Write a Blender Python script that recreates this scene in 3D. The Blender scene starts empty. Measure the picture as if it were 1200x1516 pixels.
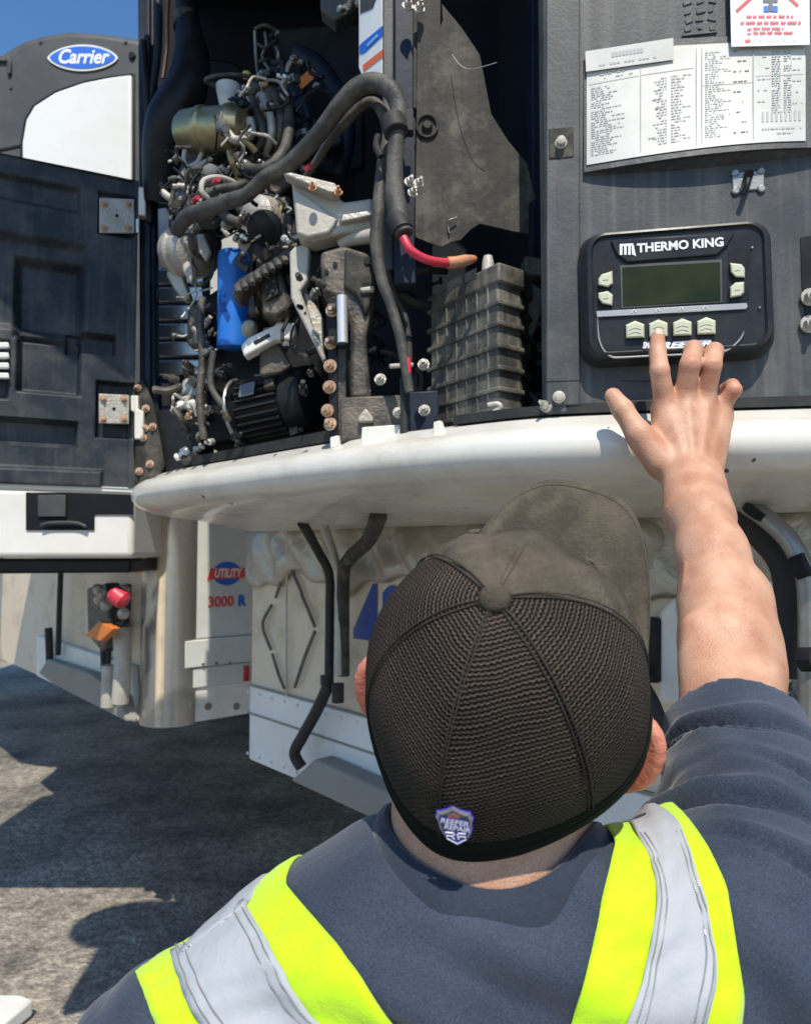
import bpy, bmesh, math, random
import numpy as np
from mathutils import Vector, Matrix
from mathutils.bvhtree import BVHTree

# ------------------------------------------------------------------ camera, sky, sun, exposure
SC = bpy.context.scene
COL = SC.collection
F = 1095.0; CX = 600.0; CY = 758.0
PITCH = math.atan(58 / 1095.0)
CAM = Vector((0, 0, 1.72))
cd = bpy.data.cameras.new("camera"); cam = bpy.data.objects.new("camera", cd); COL.objects.link(cam)
cam.location = CAM; cam.rotation_euler = (math.pi / 2 + PITCH, 0, 0)
cd.sensor_fit = 'HORIZONTAL'; cd.sensor_width = 36; cd.lens = 36 * F / 1200
cd.clip_start = 0.02; cd.clip_end = 2000
cd.dof.use_dof = True; cd.dof.focus_distance = 0.72; cd.dof.aperture_fstop = 14
SC.camera = cam
SUN = Vector((0.08, -0.86, 1.22)).normalized()          # towards the sun
w = bpy.data.worlds.new("World"); SC.world = w; w.use_nodes = True
nt = w.node_tree; bg = nt.nodes['Background']
sky = nt.nodes.new('ShaderNodeTexSky'); sky.sky_type = 'NISHITA'; sky.sun_disc = False
sky.sun_elevation = math.asin(SUN.z); sky.sun_rotation = math.atan2(SUN.x, SUN.y)
sky.air_density = 1.0; sky.dust_density = 0.2; sky.ozone_density = 2.0
hs = nt.nodes.new('ShaderNodeHueSaturation'); hs.inputs['Saturation'].default_value = 1.22; nt.links.new(sky.outputs[0], hs.inputs['Color']); nt.links.new(hs.outputs[0], bg.inputs[0]); bg.inputs[1].default_value = 0.135
sl = bpy.data.lights.new("sun", 'SUN'); sl.energy = 3.6; sl.angle = math.radians(0.5); sl.color = (1, 0.92, 0.78)
so = bpy.data.objects.new("sun", sl); COL.objects.link(so)
so.rotation_euler = (-SUN).to_track_quat('-Z', 'Y').to_euler(); so.location = (3, -8, 12)
SC.view_settings.view_transform = 'Standard'; SC.view_settings.look = 'None'
SC.view_settings.exposure = 0.40; SC.view_settings.gamma = 1
SC.cycles.max_bounces = 6; SC.cycles.use_denoising = True

# ------------------------------------------------------------------ helpers
def ray(px, py):
    u = (px - CX) / F; v = (CY - py) / F
    return Vector((u, math.cos(PITCH) - v * math.sin(PITCH), math.sin(PITCH) + v * math.cos(PITCH)))
def W(px, py, d):
    r = ray(px, py); return CAM + r * (d / r.y)
class Plane:
    def __init__(s, ox, oy, adeg):
        a = math.radians(adeg); s.o = Vector((ox, oy, CAM.z))
        s.T = Vector((math.cos(a), math.sin(a), 0)); s.N = Vector((math.sin(a), -math.cos(a), 0))
    def at(s, px, py, off=0):
        r = ray(px, py); t = ((s.o + s.N * off) - CAM).dot(s.N) / r.dot(s.N)
        return CAM + r * t
    def uz(s, u, z, off=0):
        return s.o + s.T * u + s.N * off + Vector((0, 0, z))

class MB:
    def __init__(s): s.v = []; s.f = []; s.m = []
    def add(s, vs, fs, m=0):
        n = len(s.v); s.v += [Vector(p) for p in vs]; s.f += [[n + i for i in f] for f in fs]; s.m += [m] * len(fs); return s
    def box(s, c, size, R=None, m=0):
        c = Vector(c); R = R or Matrix.Identity(3); h = Vector(size) / 2
        vs = [c + R @ Vector((x * h.x, y * h.y, z * h.z)) for x in (-1, 1) for y in (-1, 1) for z in (-1, 1)]
        return s.add(vs, [(0, 1, 3, 2), (4, 6, 7, 5), (0, 4, 5, 1), (2, 3, 7, 6), (0, 2, 6, 4), (1, 5, 7, 3)], m)
    def prism(s, pts, vec, m=0):
        """closed polygon pts extruded by vec"""
        n = len(pts); vec = Vector(vec); pts = [Vector(p) for p in pts]
        vs = pts + [p + vec for p in pts]
        fs = [list(range(n)), list(range(2 * n - 1, n - 1, -1))] + [[(i + 1) % n, i, n + i, n + (i + 1) % n] for i in range(n)]
        return s.add(vs, fs, m)
    def tube(s, pts, r, seg=10, m=0, smooth=6):
        pts = [Vector(p) for p in pts]
        rs = list(r) if isinstance(r, (list, tuple)) else [r] * len(pts)
        if smooth and len(pts) > 2:
            q = []; qr = []
            for i in range(len(pts) - 1):
                p0 = pts[max(i - 1, 0)]; p1 = pts[i]; p2 = pts[i + 1]; p3 = pts[min(i + 2, len(pts) - 1)]
                for k in range(smooth):
                    t = k / smooth
                    q.append(0.5 * ((2 * p1) + (p2 - p0) * t + (2 * p0 - 5 * p1 + 4 * p2 - p3) * t * t + (3 * p1 - p0 - 3 * p2 + p3) * t ** 3))
                    qr.append(rs[i] * (1 - t) + rs[i + 1] * t)
            q.append(pts[-1]); qr.append(rs[-1]); pts, rs = q, qr
        n0 = len(s.v); up = None; N = len(pts)
        for i, p in enumerate(pts):
            d = (pts[min(i + 1, N - 1)] - pts[max(i - 1, 0)]).normalized()
            if up is None: up = d.orthogonal().normalized()
            up = (up - d * up.dot(d)).normalized(); b = d.cross(up)
            for k in range(seg):
                a = 2 * math.pi * k / seg
                s.v.append(p + (up * math.cos(a) + b * math.sin(a)) * rs[i])
        for i in range(N - 1):
            for k in range(seg):
                a = n0 + i * seg + k; b2 = n0 + i * seg + (k + 1) % seg
                s.f.append([a, b2, b2 + seg, a + seg]); s.m.append(m)
        s.f.append([n0 + k for k in range(seg)][::-1]); s.m.append(m)
        s.f.append([n0 + (N - 1) * seg + k for k in range(seg)]); s.m.append(m)
        return s
    def lathe(s, a, b, prof, seg=24, m=0):
        """profile [(t 0..1 along a->b, radius)] revolved, closed with end caps"""
        a = Vector(a); b = Vector(b); d = (b - a); dn = d.normalized(); up = dn.orthogonal().normalized(); c = dn.cross(up)
        n0 = len(s.v)
        for t, r in prof:
            for k in range(seg):
                g = 2 * math.pi * k / seg; s.v.append(a + d * t + (up * math.cos(g) + c * math.sin(g)) * max(r, 1e-5))
        for i in range(len(prof) - 1):
            for k in range(seg):
                p = n0 + i * seg + k; q = n0 + i * seg + (k + 1) % seg
                s.f.append([p, q, q + seg, p + seg]); s.m.append(m)
        s.f.append([n0 + k for k in range(seg)][::-1]); s.m.append(m)
        s.f.append([n0 + (len(prof) - 1) * seg + k for k in range(seg)]); s.m.append(m)
        return s
    def bolt(s, p, n, r=0.007, h=0.006, m=0, washer=True):
        p = Vector(p); n = Vector(n).normalized()
        if washer: s.lathe(p, p + n * h * 0.35, [(0, r * 1.45), (1, r * 1.4)], 14, m)
        s.lathe(p + n * h * 0.3, p + n * h * 1.3, [(0, r), (0.8, r), (1, r * 0.85)], 6, m)
        s.lathe(p + n * h * 1.25, p + n * h * 2.2, [(0, r * 0.5), (1, r * 0.45)], 8, m)
        return s
    def grid(s, P, nu, nv, m=0, closeu=False):
        n0 = len(s.v)
        for i in range(nu):
            for j in range(nv): s.v.append(Vector(P[i][j]))
        for i in range(nu if closeu else nu - 1):
            for j in range(nv - 1):
                a = n0 + i * nv + j; b = n0 + ((i + 1) % nu) * nv + j
                s.f.append([a, b, b + 1, a + 1]); s.m.append(m)
        return s

def bolts(name, items, m, parent, r=0.007, h=0.006, washer=True):
    for p, n in items:
        mb = MB(); mb.bolt(p, n, r, h, washer=washer); obj(name, mb, m, parent)
def thing(name, label, cat, loc, group=None):
    o = bpy.data.objects.new(name, None); COL.objects.link(o); o.location = loc; o.empty_display_size = 0.1
    o['label'] = label; o['category'] = cat
    if group: o['group'] = group
    return o
ROOTLOC = {}
def parent_to(o, p):
    o.parent = p
    loc = Vector((0, 0, 0)); q = p
    while q: loc += q.location if q.type == 'EMPTY' else Vector((0, 0, 0)); q = q.parent
    if p.type == 'EMPTY': o.matrix_parent_inverse = Matrix.Translation(-p.location)
def obj(name, mb, mats, parent=None, bevel=0, seg=2, sharp=35, label=None, flat=False, fixn=True):
    me = bpy.data.meshes.new(name)
    me.from_pydata([tuple(p) for p in mb.v], [], mb.f)
    if not isinstance(mats, (list, tuple)): mats = [mats]
    for m in mats: me.materials.append(m)
    me.polygons.foreach_set('material_index', mb.m)
    if fixn:
        b = bmesh.new(); b.from_mesh(me); bmesh.ops.recalc_face_normals(b, faces=b.faces); b.to_mesh(me); b.free()
    if not flat:
        me.polygons.foreach_set('use_smooth', [True] * len(me.polygons))
        me.set_sharp_from_angle(angle=math.radians(sharp))
    o = bpy.data.objects.new(name, me); COL.objects.link(o)
    if bevel:
        md = o.modifiers.new('bevel', 'BEVEL'); md.width = bevel; md.segments = seg; md.limit_method = 'ANGLE'; md.angle_limit = math.radians(30)
        md.harden_normals = False
    if parent: parent_to(o, parent)
    if label: o['label'] = label
    return o
def tagm(o, label, cat, group=None):
    o['label'] = label; o['category'] = cat
    if group: o['group'] = group
    return o

_glyph = {}
def text_geo(txt, size, bold=0.0, shear=0.0, extrude=0.0):
    key = (txt, size, bold, shear, extrude)
    if key in _glyph: return _glyph[key]
    cu = bpy.data.curves.new('t', 'FONT'); cu.body = txt; cu.size = size; cu.shear = shear; cu.offset = bold; cu.extrude = extrude
    cu.align_x = 'CENTER'; cu.align_y = 'CENTER'; cu.resolution_u = 3
    o = bpy.data.objects.new('t', cu); COL.objects.link(o)
    dg = bpy.context.evaluated_depsgraph_get(); me = bpy.data.meshes.new_from_object(o.evaluated_get(dg))
    vs = [v.co.copy() for v in me.vertices]; fs = [list(p.vertices) for p in me.polygons]
    bpy.data.objects.remove(o); bpy.data.curves.remove(cu); bpy.data.meshes.remove(me)
    _glyph[key] = (vs, fs); return vs, fs
def put_text(mb, txt, size, org, X, Y, N, off=0.001, m=0, bold=0.0, shear=0.0, sx=1.0):
    vs, fs = text_geo(txt, size, bold, shear)
    mb.add([org + X * (v.x * sx) + Y * v.y + N * off for v in vs], fs, m)

# ------------------------------------------------------------------ materials
def S(n, k, v):
    if k in n.inputs: n.inputs[k].default_value = v
def mat(name, col, rough=0.6, metal=0.0, dust=None, amt=0.35, scale=8.0, streak=0.0, bump=0.0, bscale=60.0, var=0.12, coat=0.0, sss=0.0, spec=0.5, sstretch=(1, 1, 1), stains=None, stam=0.4, stscale=3.0):
    m = bpy.data.materials.new(name); m.use_nodes = True; t = m.node_tree; b = t.nodes['Principled BSDF']
    L = t.links.new
    S(b, 'Roughness', rough); S(b, 'Metallic', metal); S(b, 'Coat Weight', coat); S(b, 'Specular IOR Level', spec)
    tc = t.nodes.new('ShaderNodeTexCoord')
    mp = t.nodes.new('ShaderNodeMapping'); L(tc.outputs['Object'], mp.inputs[0]); mp.inputs['Scale'].default_value = sstretch
    nz = t.nodes.new('ShaderNodeTexNoise'); nz.inputs['Scale'].default_value = scale; nz.inputs['Detail'].default_value = 7; nz.inputs['Roughness'].default_value = 0.65
    L(mp.outputs[0], nz.inputs[0])
    rp = t.nodes.new('ShaderNodeValToRGB'); rp.color_ramp.elements[0].position = 0.42; rp.color_ramp.elements[1].position = 0.72
    L(nz.outputs[0], rp.inputs[0])
    mx = t.nodes.new('ShaderNodeMix'); mx.data_type = 'RGBA'
    d = dust or tuple(min(1, c * (1 + 2 * var) + 0.01) for c in col)
    mx.inputs[6].default_value = (*col, 1); mx.inputs[7].default_value = (*d, 1)
    ml = t.nodes.new('ShaderNodeMath'); ml.operation = 'MULTIPLY'; ml.inputs[1].default_value = amt; L(rp.outputs[0], ml.inputs[0])
    fac = ml.outputs[0]
    if streak:
        mp2 = t.nodes.new('ShaderNodeMapping'); mp2.inputs['Scale'].default_value = (70, 70, 3.2); L(tc.outputs['Object'], mp2.inputs[0])
        n2 = t.nodes.new('ShaderNodeTexNoise'); n2.inputs['Scale'].default_value = 1; n2.inputs['Detail'].default_value = 4; L(mp2.outputs[0], n2.inputs[0])
        r2 = t.nodes.new('ShaderNodeValToRGB'); r2.color_ramp.elements[0].position = 0.5; r2.color_ramp.elements[1].position = 0.75; L(n2.outputs[0], r2.inputs[0])
        m2 = t.nodes.new('ShaderNodeMath'); m2.operation = 'MULTIPLY_ADD'; m2.inputs[1].default_value = streak
        L(r2.outputs[0], m2.inputs[0]); L(fac, m2.inputs[2]); fac = m2.outputs[0]
        m2.use_clamp = True
    L(fac, mx.inputs[0]); out = mx.outputs[2]
    if stains:
        n3 = t.nodes.new('ShaderNodeTexNoise'); n3.inputs['Scale'].default_value = stscale; n3.inputs['Detail'].default_value = 9; n3.inputs['Roughness'].default_value = 0.7
        L(tc.outputs['Object'], n3.inputs[0])
        r3 = t.nodes.new('ShaderNodeValToRGB'); r3.color_ramp.elements[0].position = 0.5; r3.color_ramp.elements[1].position = 0.66; L(n3.outputs[0], r3.inputs[0])
        m3 = t.nodes.new('ShaderNodeMath'); m3.operation = 'MULTIPLY'; m3.inputs[1].default_value = stam; L(r3.outputs[0], m3.inputs[0])
        mx3 = t.nodes.new('ShaderNodeMix'); mx3.data_type = 'RGBA'; mx3.inputs[7].default_value = (*stains, 1)
        L(out, mx3.inputs[6]); L(m3.outputs[0], mx3.inputs[0]); out = mx3.outputs[2]
    L(out, b.inputs['Base Color'])
    rr = t.nodes.new('ShaderNodeMapRange'); rr.inputs['To Min'].default_value = max(0.03, rough - 0.12); rr.inputs['To Max'].default_value = min(1, rough + 0.15)
    L(nz.outputs[0], rr.inputs[0]); L(rr.outputs[0], b.inputs['Roughness'])
    if bump:
        nb = t.nodes.new('ShaderNodeTexNoise'); nb.inputs['Scale'].default_value = bscale; nb.inputs['Detail'].default_value = 6; L(tc.outputs['Object'], nb.inputs[0])
        bp = t.nodes.new('ShaderNodeBump'); bp.inputs['Strength'].default_value = bump; bp.inputs['Distance'].default_value = 0.004
        L(nb.outputs[0], bp.inputs['Height']); L(bp.outputs[0], b.inputs['Normal'])
    if sss: S(b, 'Subsurface Weight', sss); S(b, 'Subsurface Radius', (1, 0.3, 0.15)); S(b, 'Subsurface Scale', 0.006)
    return m
DUST = (0.22, 0.19, 0.15)
M = dict(
    panel=mat('dusty_dark_panel', (0.052, 0.057, 0.062), 0.5, spec=0.35, dust=(0.155, 0.15, 0.14), amt=0.35, scale=14, streak=0.55, bump=0.12, bscale=200, stains=(0.17, 0.165, 0.155), stam=0.3, stscale=9),
    bezel=mat('black_bezel', (0.020, 0.022, 0.025), 0.32, spec=0.22, dust=(0.07, 0.07, 0.07), amt=0.3, scale=30),
    black=mat('black_plastic', (0.010, 0.011, 0.013), 0.4, spec=0.22, dust=(0.04, 0.04, 0.04), amt=0.4, scale=20),
    navy=mat('navy_painted_steel', (0.010, 0.016, 0.032), 0.45, spec=0.22, dust=(0.05, 0.06, 0.08), amt=0.45, scale=12, streak=0.2, bump=0.1),
    dark=mat('dark_interior', (0.006, 0.008, 0.013), 0.75, spec=0.22, dust=(0.02, 0.024, 0.03), amt=0.4, scale=10),
    door=mat('moulded_door_plastic', (0.021, 0.028, 0.038), 0.42, spec=0.22, dust=(0.13, 0.13, 0.125), amt=0.6, scale=9, streak=0.2, bump=0.06, bscale=120),
    sheet=mat('dusty_sheet', (0.030, 0.029, 0.026), 0.65, dust=(0.095, 0.088, 0.072), spec=0.25, amt=0.4, scale=16, streak=0.3, bump=0.35, bscale=70, stains=(0.17, 0.155, 0.125), stam=0.5, stscale=17),
    hose=mat('dusty_rubber_hose', (0.040, 0.039, 0.036), 0.6, dust=(0.17, 0.155, 0.13), amt=0.75, scale=26, bump=0.3, bscale=160),
    rubber=mat('black_rubber', (0.013, 0.013, 0.014), 0.65, dust=(0.06, 0.056, 0.05), amt=0.4, scale=30, bump=0.15),
    lip=mat('off_white_gelcoat', (0.70, 0.68, 0.62), 0.28, dust=(0.50, 0.46, 0.38), amt=0.3, scale=5, bump=0.04, bscale=30, coat=0.3, streak=0.06, stains=(0.36, 0.30, 0.21), stam=0.35, stscale=5),
    alu=mat('cast_aluminium', (0.50, 0.48, 0.43), 0.45, 0.35, dust=(0.33, 0.27, 0.19), amt=0.7, scale=24, bump=0.5, bscale=180),
    bracket=mat('pale_dusty_bracket', (0.50, 0.48, 0.43), 0.55, 0.1, dust=(0.30, 0.26, 0.20), amt=0.6, scale=14, bump=0.25, bscale=120),
    steel=mat('dull_steel', (0.30, 0.30, 0.29), 0.4, 0.7, dust=(0.20, 0.16, 0.12), amt=0.6, scale=30, bump=0.25),
    chrome=mat('bright_tube', (0.78, 0.76, 0.72), 0.34, 0.55, dust=(0.4, 0.38, 0.34), amt=0.2, scale=20),
    iron=mat('grimy_iron', (0.045, 0.043, 0.040), 0.5, 0.3, dust=(0.24, 0.20, 0.155), amt=0.75, scale=22, bump=0.5, bscale=150),
    brass=mat('yellowed_zinc', (0.42, 0.36, 0.20), 0.35, 0.8, dust=(0.22, 0.18, 0.11), amt=0.6, scale=18, bump=0.2),
    copper=mat('copper', (0.55, 0.24, 0.13), 0.35, 0.9, dust=(0.20, 0.11, 0.07), amt=0.5, scale=30),
    rust=mat('rusty_bolt', (0.50, 0.30, 0.18), 0.5, 0.5, dust=(0.62, 0.56, 0.48), amt=0.6, scale=60, bump=0.3),
    blue=mat('blue_paint', (0.015, 0.16, 0.62), 0.35, dust=(0.05, 0.22, 0.6), amt=0.4, scale=20, bump=0.05),
    red=mat('red_cable', (0.62, 0.03, 0.07), 0.4, dust=(0.5, 0.12, 0.12), amt=0.5, scale=30),
    lug=mat('copper_lug', (0.55, 0.24, 0.12), 0.55, 0.1, dust=(0.6, 0.36, 0.24), amt=0.5, scale=40, bump=0.3),
    grommet=mat('grommet_rubber',(.09,.085,.075),.6),
    orange=mat('orange_tag', (0.72, 0.20, 0.03), 0.5, dust=(0.5, 0.16, 0.05), amt=0.3),
    yellow=mat('yellow_cap', (0.65, 0.5, 0.12), 0.5),
    white=mat('white_paint', (0.78, 0.78, 0.75), 0.4, dust=(0.6, 0.57, 0.5), amt=0.35, scale=5),
    paper=mat('label_paper', (0.58, 0.58, 0.55), 0.45, dust=(0.46, 0.45, 0.41), amt=0.6, scale=14, stains=(.45, .43, .38), stam=.4, stscale=22),
    ink=mat('faded_grey_ink', (0.42, 0.43, 0.42), 0.6),
    darkink=mat('dark_ink', (0.16, 0.17, 0.18), 0.6),
    redink=mat('red_ink', (0.72, 0.08, 0.08), 0.5),
    blueink=mat('blue_ink', (0.02, 0.14, 0.62), 0.4),
    orangeink=mat('orange_ink', (0.80, 0.16, 0.03), 0.4),
    silver=mat('silver_trim', (0.38, 0.38, 0.37), 0.4, 0.4, dust=(0.4, 0.4, 0.38), amt=0.3, scale=60),
    letter=mat('white_lettering', (0.82, 0.83, 0.84), 0.4),
    key=mat('ivory_key', (0.56, 0.57, 0.42), 0.5, dust=(0.45, 0.45, 0.34), amt=0.4, scale=80, sss=0.0),
    keymark=mat('key_mark', (0.28, 0.29, 0.22), 0.6),
    battery=mat('battery_case', (0.060, 0.059, 0.054), 0.55, dust=(0.24, 0.225, 0.185), amt=0.75, scale=18, streak=0.5, bump=0.3, bscale=140),
    stain=mat('stainless_wall', (0.70, 0.58, 0.43), 0.5, 0.05, dust=(0.76, 0.68, 0.54), amt=0.5, scale=3.5, bump=0.15, bscale=14, stains=(0.34, 0.27, 0.18), stam=0.5, stscale=5),
    rail=mat('painted_lower_rail', (0.80, 0.79, 0.75), 0.4, dust=(0.60, 0.55, 0.46), amt=0.4, scale=5, bump=0.08, bscale=20, stains=(0.33, 0.25, 0.12), stam=0.35, stscale=2.6),
    corner=mat('brushed_corner_post', (0.46, 0.46, 0.45), 0.28, 0.85, dust=(0.34, 0.31, 0.27), amt=0.5, streak=0.3, scale=5, bump=0.2, bscale=12),
    side=mat('white_side_sheet', (0.66, 0.68, 0.67), 0.45, dust=(0.46, 0.46, 0.42), amt=0.5, scale=6, bump=0.05, bscale=15),
    shell=mat('grey_plastic_shell', (0.050, 0.052, 0.054), 0.55, dust=(0.15, 0.15, 0.14), amt=0.4, scale=4, bump=0.05),
    skid=mat('grey_skid_plate', (0.26, 0.25, 0.225), 0.6, dust=(0.2, 0.18, 0.15), amt=0.5, scale=6, bump=0.15),
    bluenum=mat('blue_number_vinyl', (0.03, 0.07, 0.30), 0.4),
    amber=mat('amber_lens', (0.80, 0.33, 0.02), 0.3, coat=0.5),
    redlens=mat('red_lens', (0.5, 0.01, 0.015), 0.25, coat=0.5),
    bungee=mat('grey_strap', (0.10, 0.095, 0.085), 0.7, dust=(0.25, 0.22, 0.18), amt=0.5, scale=40),
    lime=mat('lime_hi_vis_fabric', (0.56, 0.92, 0.010), 0.75, dust=(0.46, 0.80, 0.01), amt=0.4, scale=30, bump=0.25, bscale=500),
    tape=mat('silver_reflective_tape', (0.42, 0.44, 0.47), 0.68, 0.0, spec=0.25, dust=(0.34, 0.36, 0.385), amt=0.5, scale=24, bump=0.3, bscale=90),
    trouser=mat('dark_trousers', (0.02, 0.024, 0.035), 0.85, bump=0.2),
    boot=mat('brown_boot', (0.06, 0.035, 0.02), 0.6),
    binding=mat('vest_binding', (0.42, 0.70, 0.02), 0.7),
)
def foil_mat():
    m = bpy.data.materials.new('crinkled_foil'); m.use_nodes = True; t = m.node_tree; b = t.nodes['Principled BSDF']; L = t.links.new
    S(b, 'Metallic', 0.45); S(b, 'Roughness', 0.42); S(b, 'Base Color', (0.46, 0.43, 0.37, 1))
    tc = t.nodes.new('ShaderNodeTexCoord'); v = t.nodes.new('ShaderNodeTexVoronoi'); v.feature = 'F1'; v.inputs['Scale'].default_value = 14
    n = t.nodes.new('ShaderNodeTexNoise'); n.inputs['Scale'].default_value = 7; n.inputs['Detail'].default_value = 5; n.inputs['Distortion'].default_value = 2
    L(tc.outputs['Object'], v.inputs[0]); L(tc.outputs['Object'], n.inputs[0])
    a = t.nodes.new('ShaderNodeMath'); a.operation = 'ADD'; L(v.outputs[0], a.inputs[0]); L(n.outputs[0], a.inputs[1])
    bp = t.nodes.new('ShaderNodeBump'); bp.inputs['Strength'].default_value = .8; bp.inputs['Distance'].default_value = 0.012
    L(a.outputs[0], bp.inputs['Height']); L(bp.outputs[0], b.inputs['Normal']); return m
M['foil'] = foil_mat()
def screen_mat():
    m = bpy.data.materials.new('green_display'); m.use_nodes = True; t = m.node_tree; b = t.nodes['Principled BSDF']; L = t.links.new
    S(b, 'Roughness', 0.3); S(b, 'Specular IOR Level', 0.2)
    tc = t.nodes.new('ShaderNodeTexCoord'); n = t.nodes.new('ShaderNodeTexNoise'); n.inputs['Scale'].default_value = 16; n.inputs['Detail'].default_value = 2; L(tc.outputs['Object'], n.inputs[0])
    r = t.nodes.new('ShaderNodeValToRGB'); r.color_ramp.elements[0].color = (0.005, 0.014, 0.004, 1); r.color_ramp.elements[1].color = (0.026, 0.032, 0.006, 1)
    r.color_ramp.elements[0].position = 0.35; r.color_ramp.elements[1].position = 0.65
    L(n.outputs[0], r.inputs[0]); L(r.outputs[0], b.inputs['Base Color']); return m
M['screen'] = screen_mat()
def ground_mat():
    m = bpy.data.materials.new('worn_asphalt'); m.use_nodes = True; t = m.node_tree; b = t.nodes['Principled BSDF']; L = t.links.new
    S(b, 'Roughness', 0.9)
    tc = t.nodes.new('ShaderNodeTexCoord')
    def nz(s, d=8):
        n = t.nodes.new('ShaderNodeTexNoise'); n.inputs['Scale'].default_value = s; n.inputs['Detail'].default_value = d; n.inputs['Roughness'].default_value = 0.7; L(tc.outputs['Object'], n.inputs[0]); return n
    n1 = nz(0.9); n2 = nz(22); n3 = nz(3.2)
    v = t.nodes.new('ShaderNodeTexVoronoi'); v.inputs['Scale'].default_value = 55; L(tc.outputs['Object'], v.inputs[0])
    r1 = t.nodes.new('ShaderNodeValToRGB'); e = r1.color_ramp.elements
    e[0].position = 0.38; e[0].color = (0.13, 0.127, 0.118, 1); e[1].position = 0.62; e[1].color = (0.50, 0.455, 0.39, 1); L(n1.outputs[0], r1.inputs[0])
    r2 = t.nodes.new('ShaderNodeValToRGB'); e = r2.color_ramp.elements; e[0].position = 0.4; e[0].color = (0.35, 0.34, 0.33, 1); e[1].position = 0.66; e[1].color = (1.25, 1.2, 1.15, 1); L(n2.outputs[0], r2.inputs[0])
    mm = t.nodes.new('ShaderNodeMix'); mm.data_type = 'RGBA'; mm.blend_type = 'MULTIPLY'; mm.inputs[0].default_value = 0.85
    L(r1.outputs[0], mm.inputs[6]); L(r2.outputs[0], mm.inputs[7])
    r3 = t.nodes.new('ShaderNodeValToRGB'); e = r3.color_ramp.elements; e[0].position = 0.52; e[0].color = (1, 1, 1, 1); e[1].position = 0.68; e[1].color = (0.4, 0.4, 0.4, 1); L(n3.outputs[0], r3.inputs[0])
    m2 = t.nodes.new('ShaderNodeMix'); m2.data_type = 'RGBA'; m2.blend_type = 'MULTIPLY'; m2.inputs[0].default_value = 0.7
    L(mm.outputs[2], m2.inputs[6]); L(r3.outputs[0], m2.inputs[7]); L(m2.outputs[2], b.inputs['Base Color'])
    a = t.nodes.new('ShaderNodeMath'); a.operation = 'ADD'; L(n2.outputs[0], a.inputs[0]); L(v.outputs[0], a.inputs[1])
    bp = t.nodes.new('ShaderNodeBump'); bp.inputs['Strength'].default_value = 0.8; bp.inputs['Distance'].default_value = 0.012
    L(a.outputs[0], bp.inputs['Height']); L(bp.outputs[0], b.inputs['Normal']); return m
M['ground'] = ground_mat()

# ------------------------------------------------------------------ ground
g = MB(); g.add([(-600, -600, 0), (600, -600, 0), (600, 600, 0), (-600, 600, 0)], [(0, 1, 2, 3)])
go = obj('ground', g, M['ground']); go['kind'] = 'structure'
Z = lambda z: CAM.z + z

# ------------------------------------------------------------------ our trailer
WL = Plane(-0.545, 2.56, -48.85)          # front wall of the near trailer; T runs towards its right end
BACK = -WL.N                              # direction of the trailer's length
def rounded_body(pl, width, length, z0, z1, r=0.14, n=8):
    """plan outline of a trailer body with rounded front corners, starting at the back right"""
    out = []
    def P(u, b): return pl.o + pl.T * u - pl.N * b
    out.append(P(width, length)); 
    for k in range(n + 1):
        a = math.pi / 2 * k / n; out.append(P(width - r + r * math.cos(a), r - r * math.sin(a)))
    for k in range(n + 1):
        a = math.pi / 2 * k / n; out.append(P(r - r * math.sin(a), r - r * math.cos(a)))
    out.append(P(0, length)); return [Vector((p.x, p.y, CAM.z + z0)) for p in out]
def landing_leg(pl, u, b, parent):
    mb = MB(); p = pl.o + pl.T * u - pl.N * b
    mb.box((p.x, p.y, 0.62), (0.12, 0.12, 0.8)); mb.box((p.x, p.y, 0.2), (0.09, 0.09, 0.35)); mb.box((p.x, p.y, 0.015), (0.28, 0.28, 0.03))
    obj('landing_leg', mb, M['iron'], parent, bevel=0.006)
def wheel(pl, u, b, parent):
    p = pl.o + pl.T * u - pl.N * b; c = Vector((p.x, p.y, 0.5)); ax = pl.T
    mb = MB(); mb.lathe(c - ax * 0.14, c + ax * 0.14, [(0, 0.3), (0.02, 0.46), (0.15, 0.5), (0.85, 0.5), (0.98, 0.46), (1, 0.3)], 32)
    wo = obj('wheel', mb, M['rubber'], parent)
    mb = MB(); mb.lathe(c - ax * 0.15, c + ax * 0.15, [(0, 0.1), (0.02, 0.27), (0.98, 0.27), (1, 0.1)], 24); obj('rim', mb, M['steel'], wo)
TR = thing('refrigerated_trailer', 'nearest refrigerated trailer, dirty beige front wall numbered 42 behind the man', 'trailer', (WL.o.x, WL.o.y, 0))
# upper body, lower rail and floor
mb = MB(); mb.prism(rounded_body(WL, 2.35, 12.0, -0.45, 2.3, r=0.05), (0, 0, 2.75)); obj('wall', mb, M['stain'], TR, sharp=30)
mb = MB(); mb.prism([p - BACK * 0.006 for p in rounded_body(WL, 2.35, 12.0, -0.70, 2.3, r=0.05)], (0, 0, 0.245)); obj('lower_rail', mb, M['rail'], TR, sharp=30, bevel=0.004)
# seam, cap strip and rivets along the rail
mb = MB()
for zz in (-0.452, -0.545):
    mb.box(WL.uz(1.15, zz, 0.008), (2.25, 0.004, 0.006), Matrix.Rotation(math.radians(-48.85), 3, 'Z'))
obj('rail_seam', mb, M['skid'], TR)
bolts('rivet', [(WL.uz(0.03 + i * 0.075, zz, 0.006), WL.N) for i in range(30) for zz in (-0.475, -0.68)], M['rail'], TR, 0.006, 0.003, False)
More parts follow.
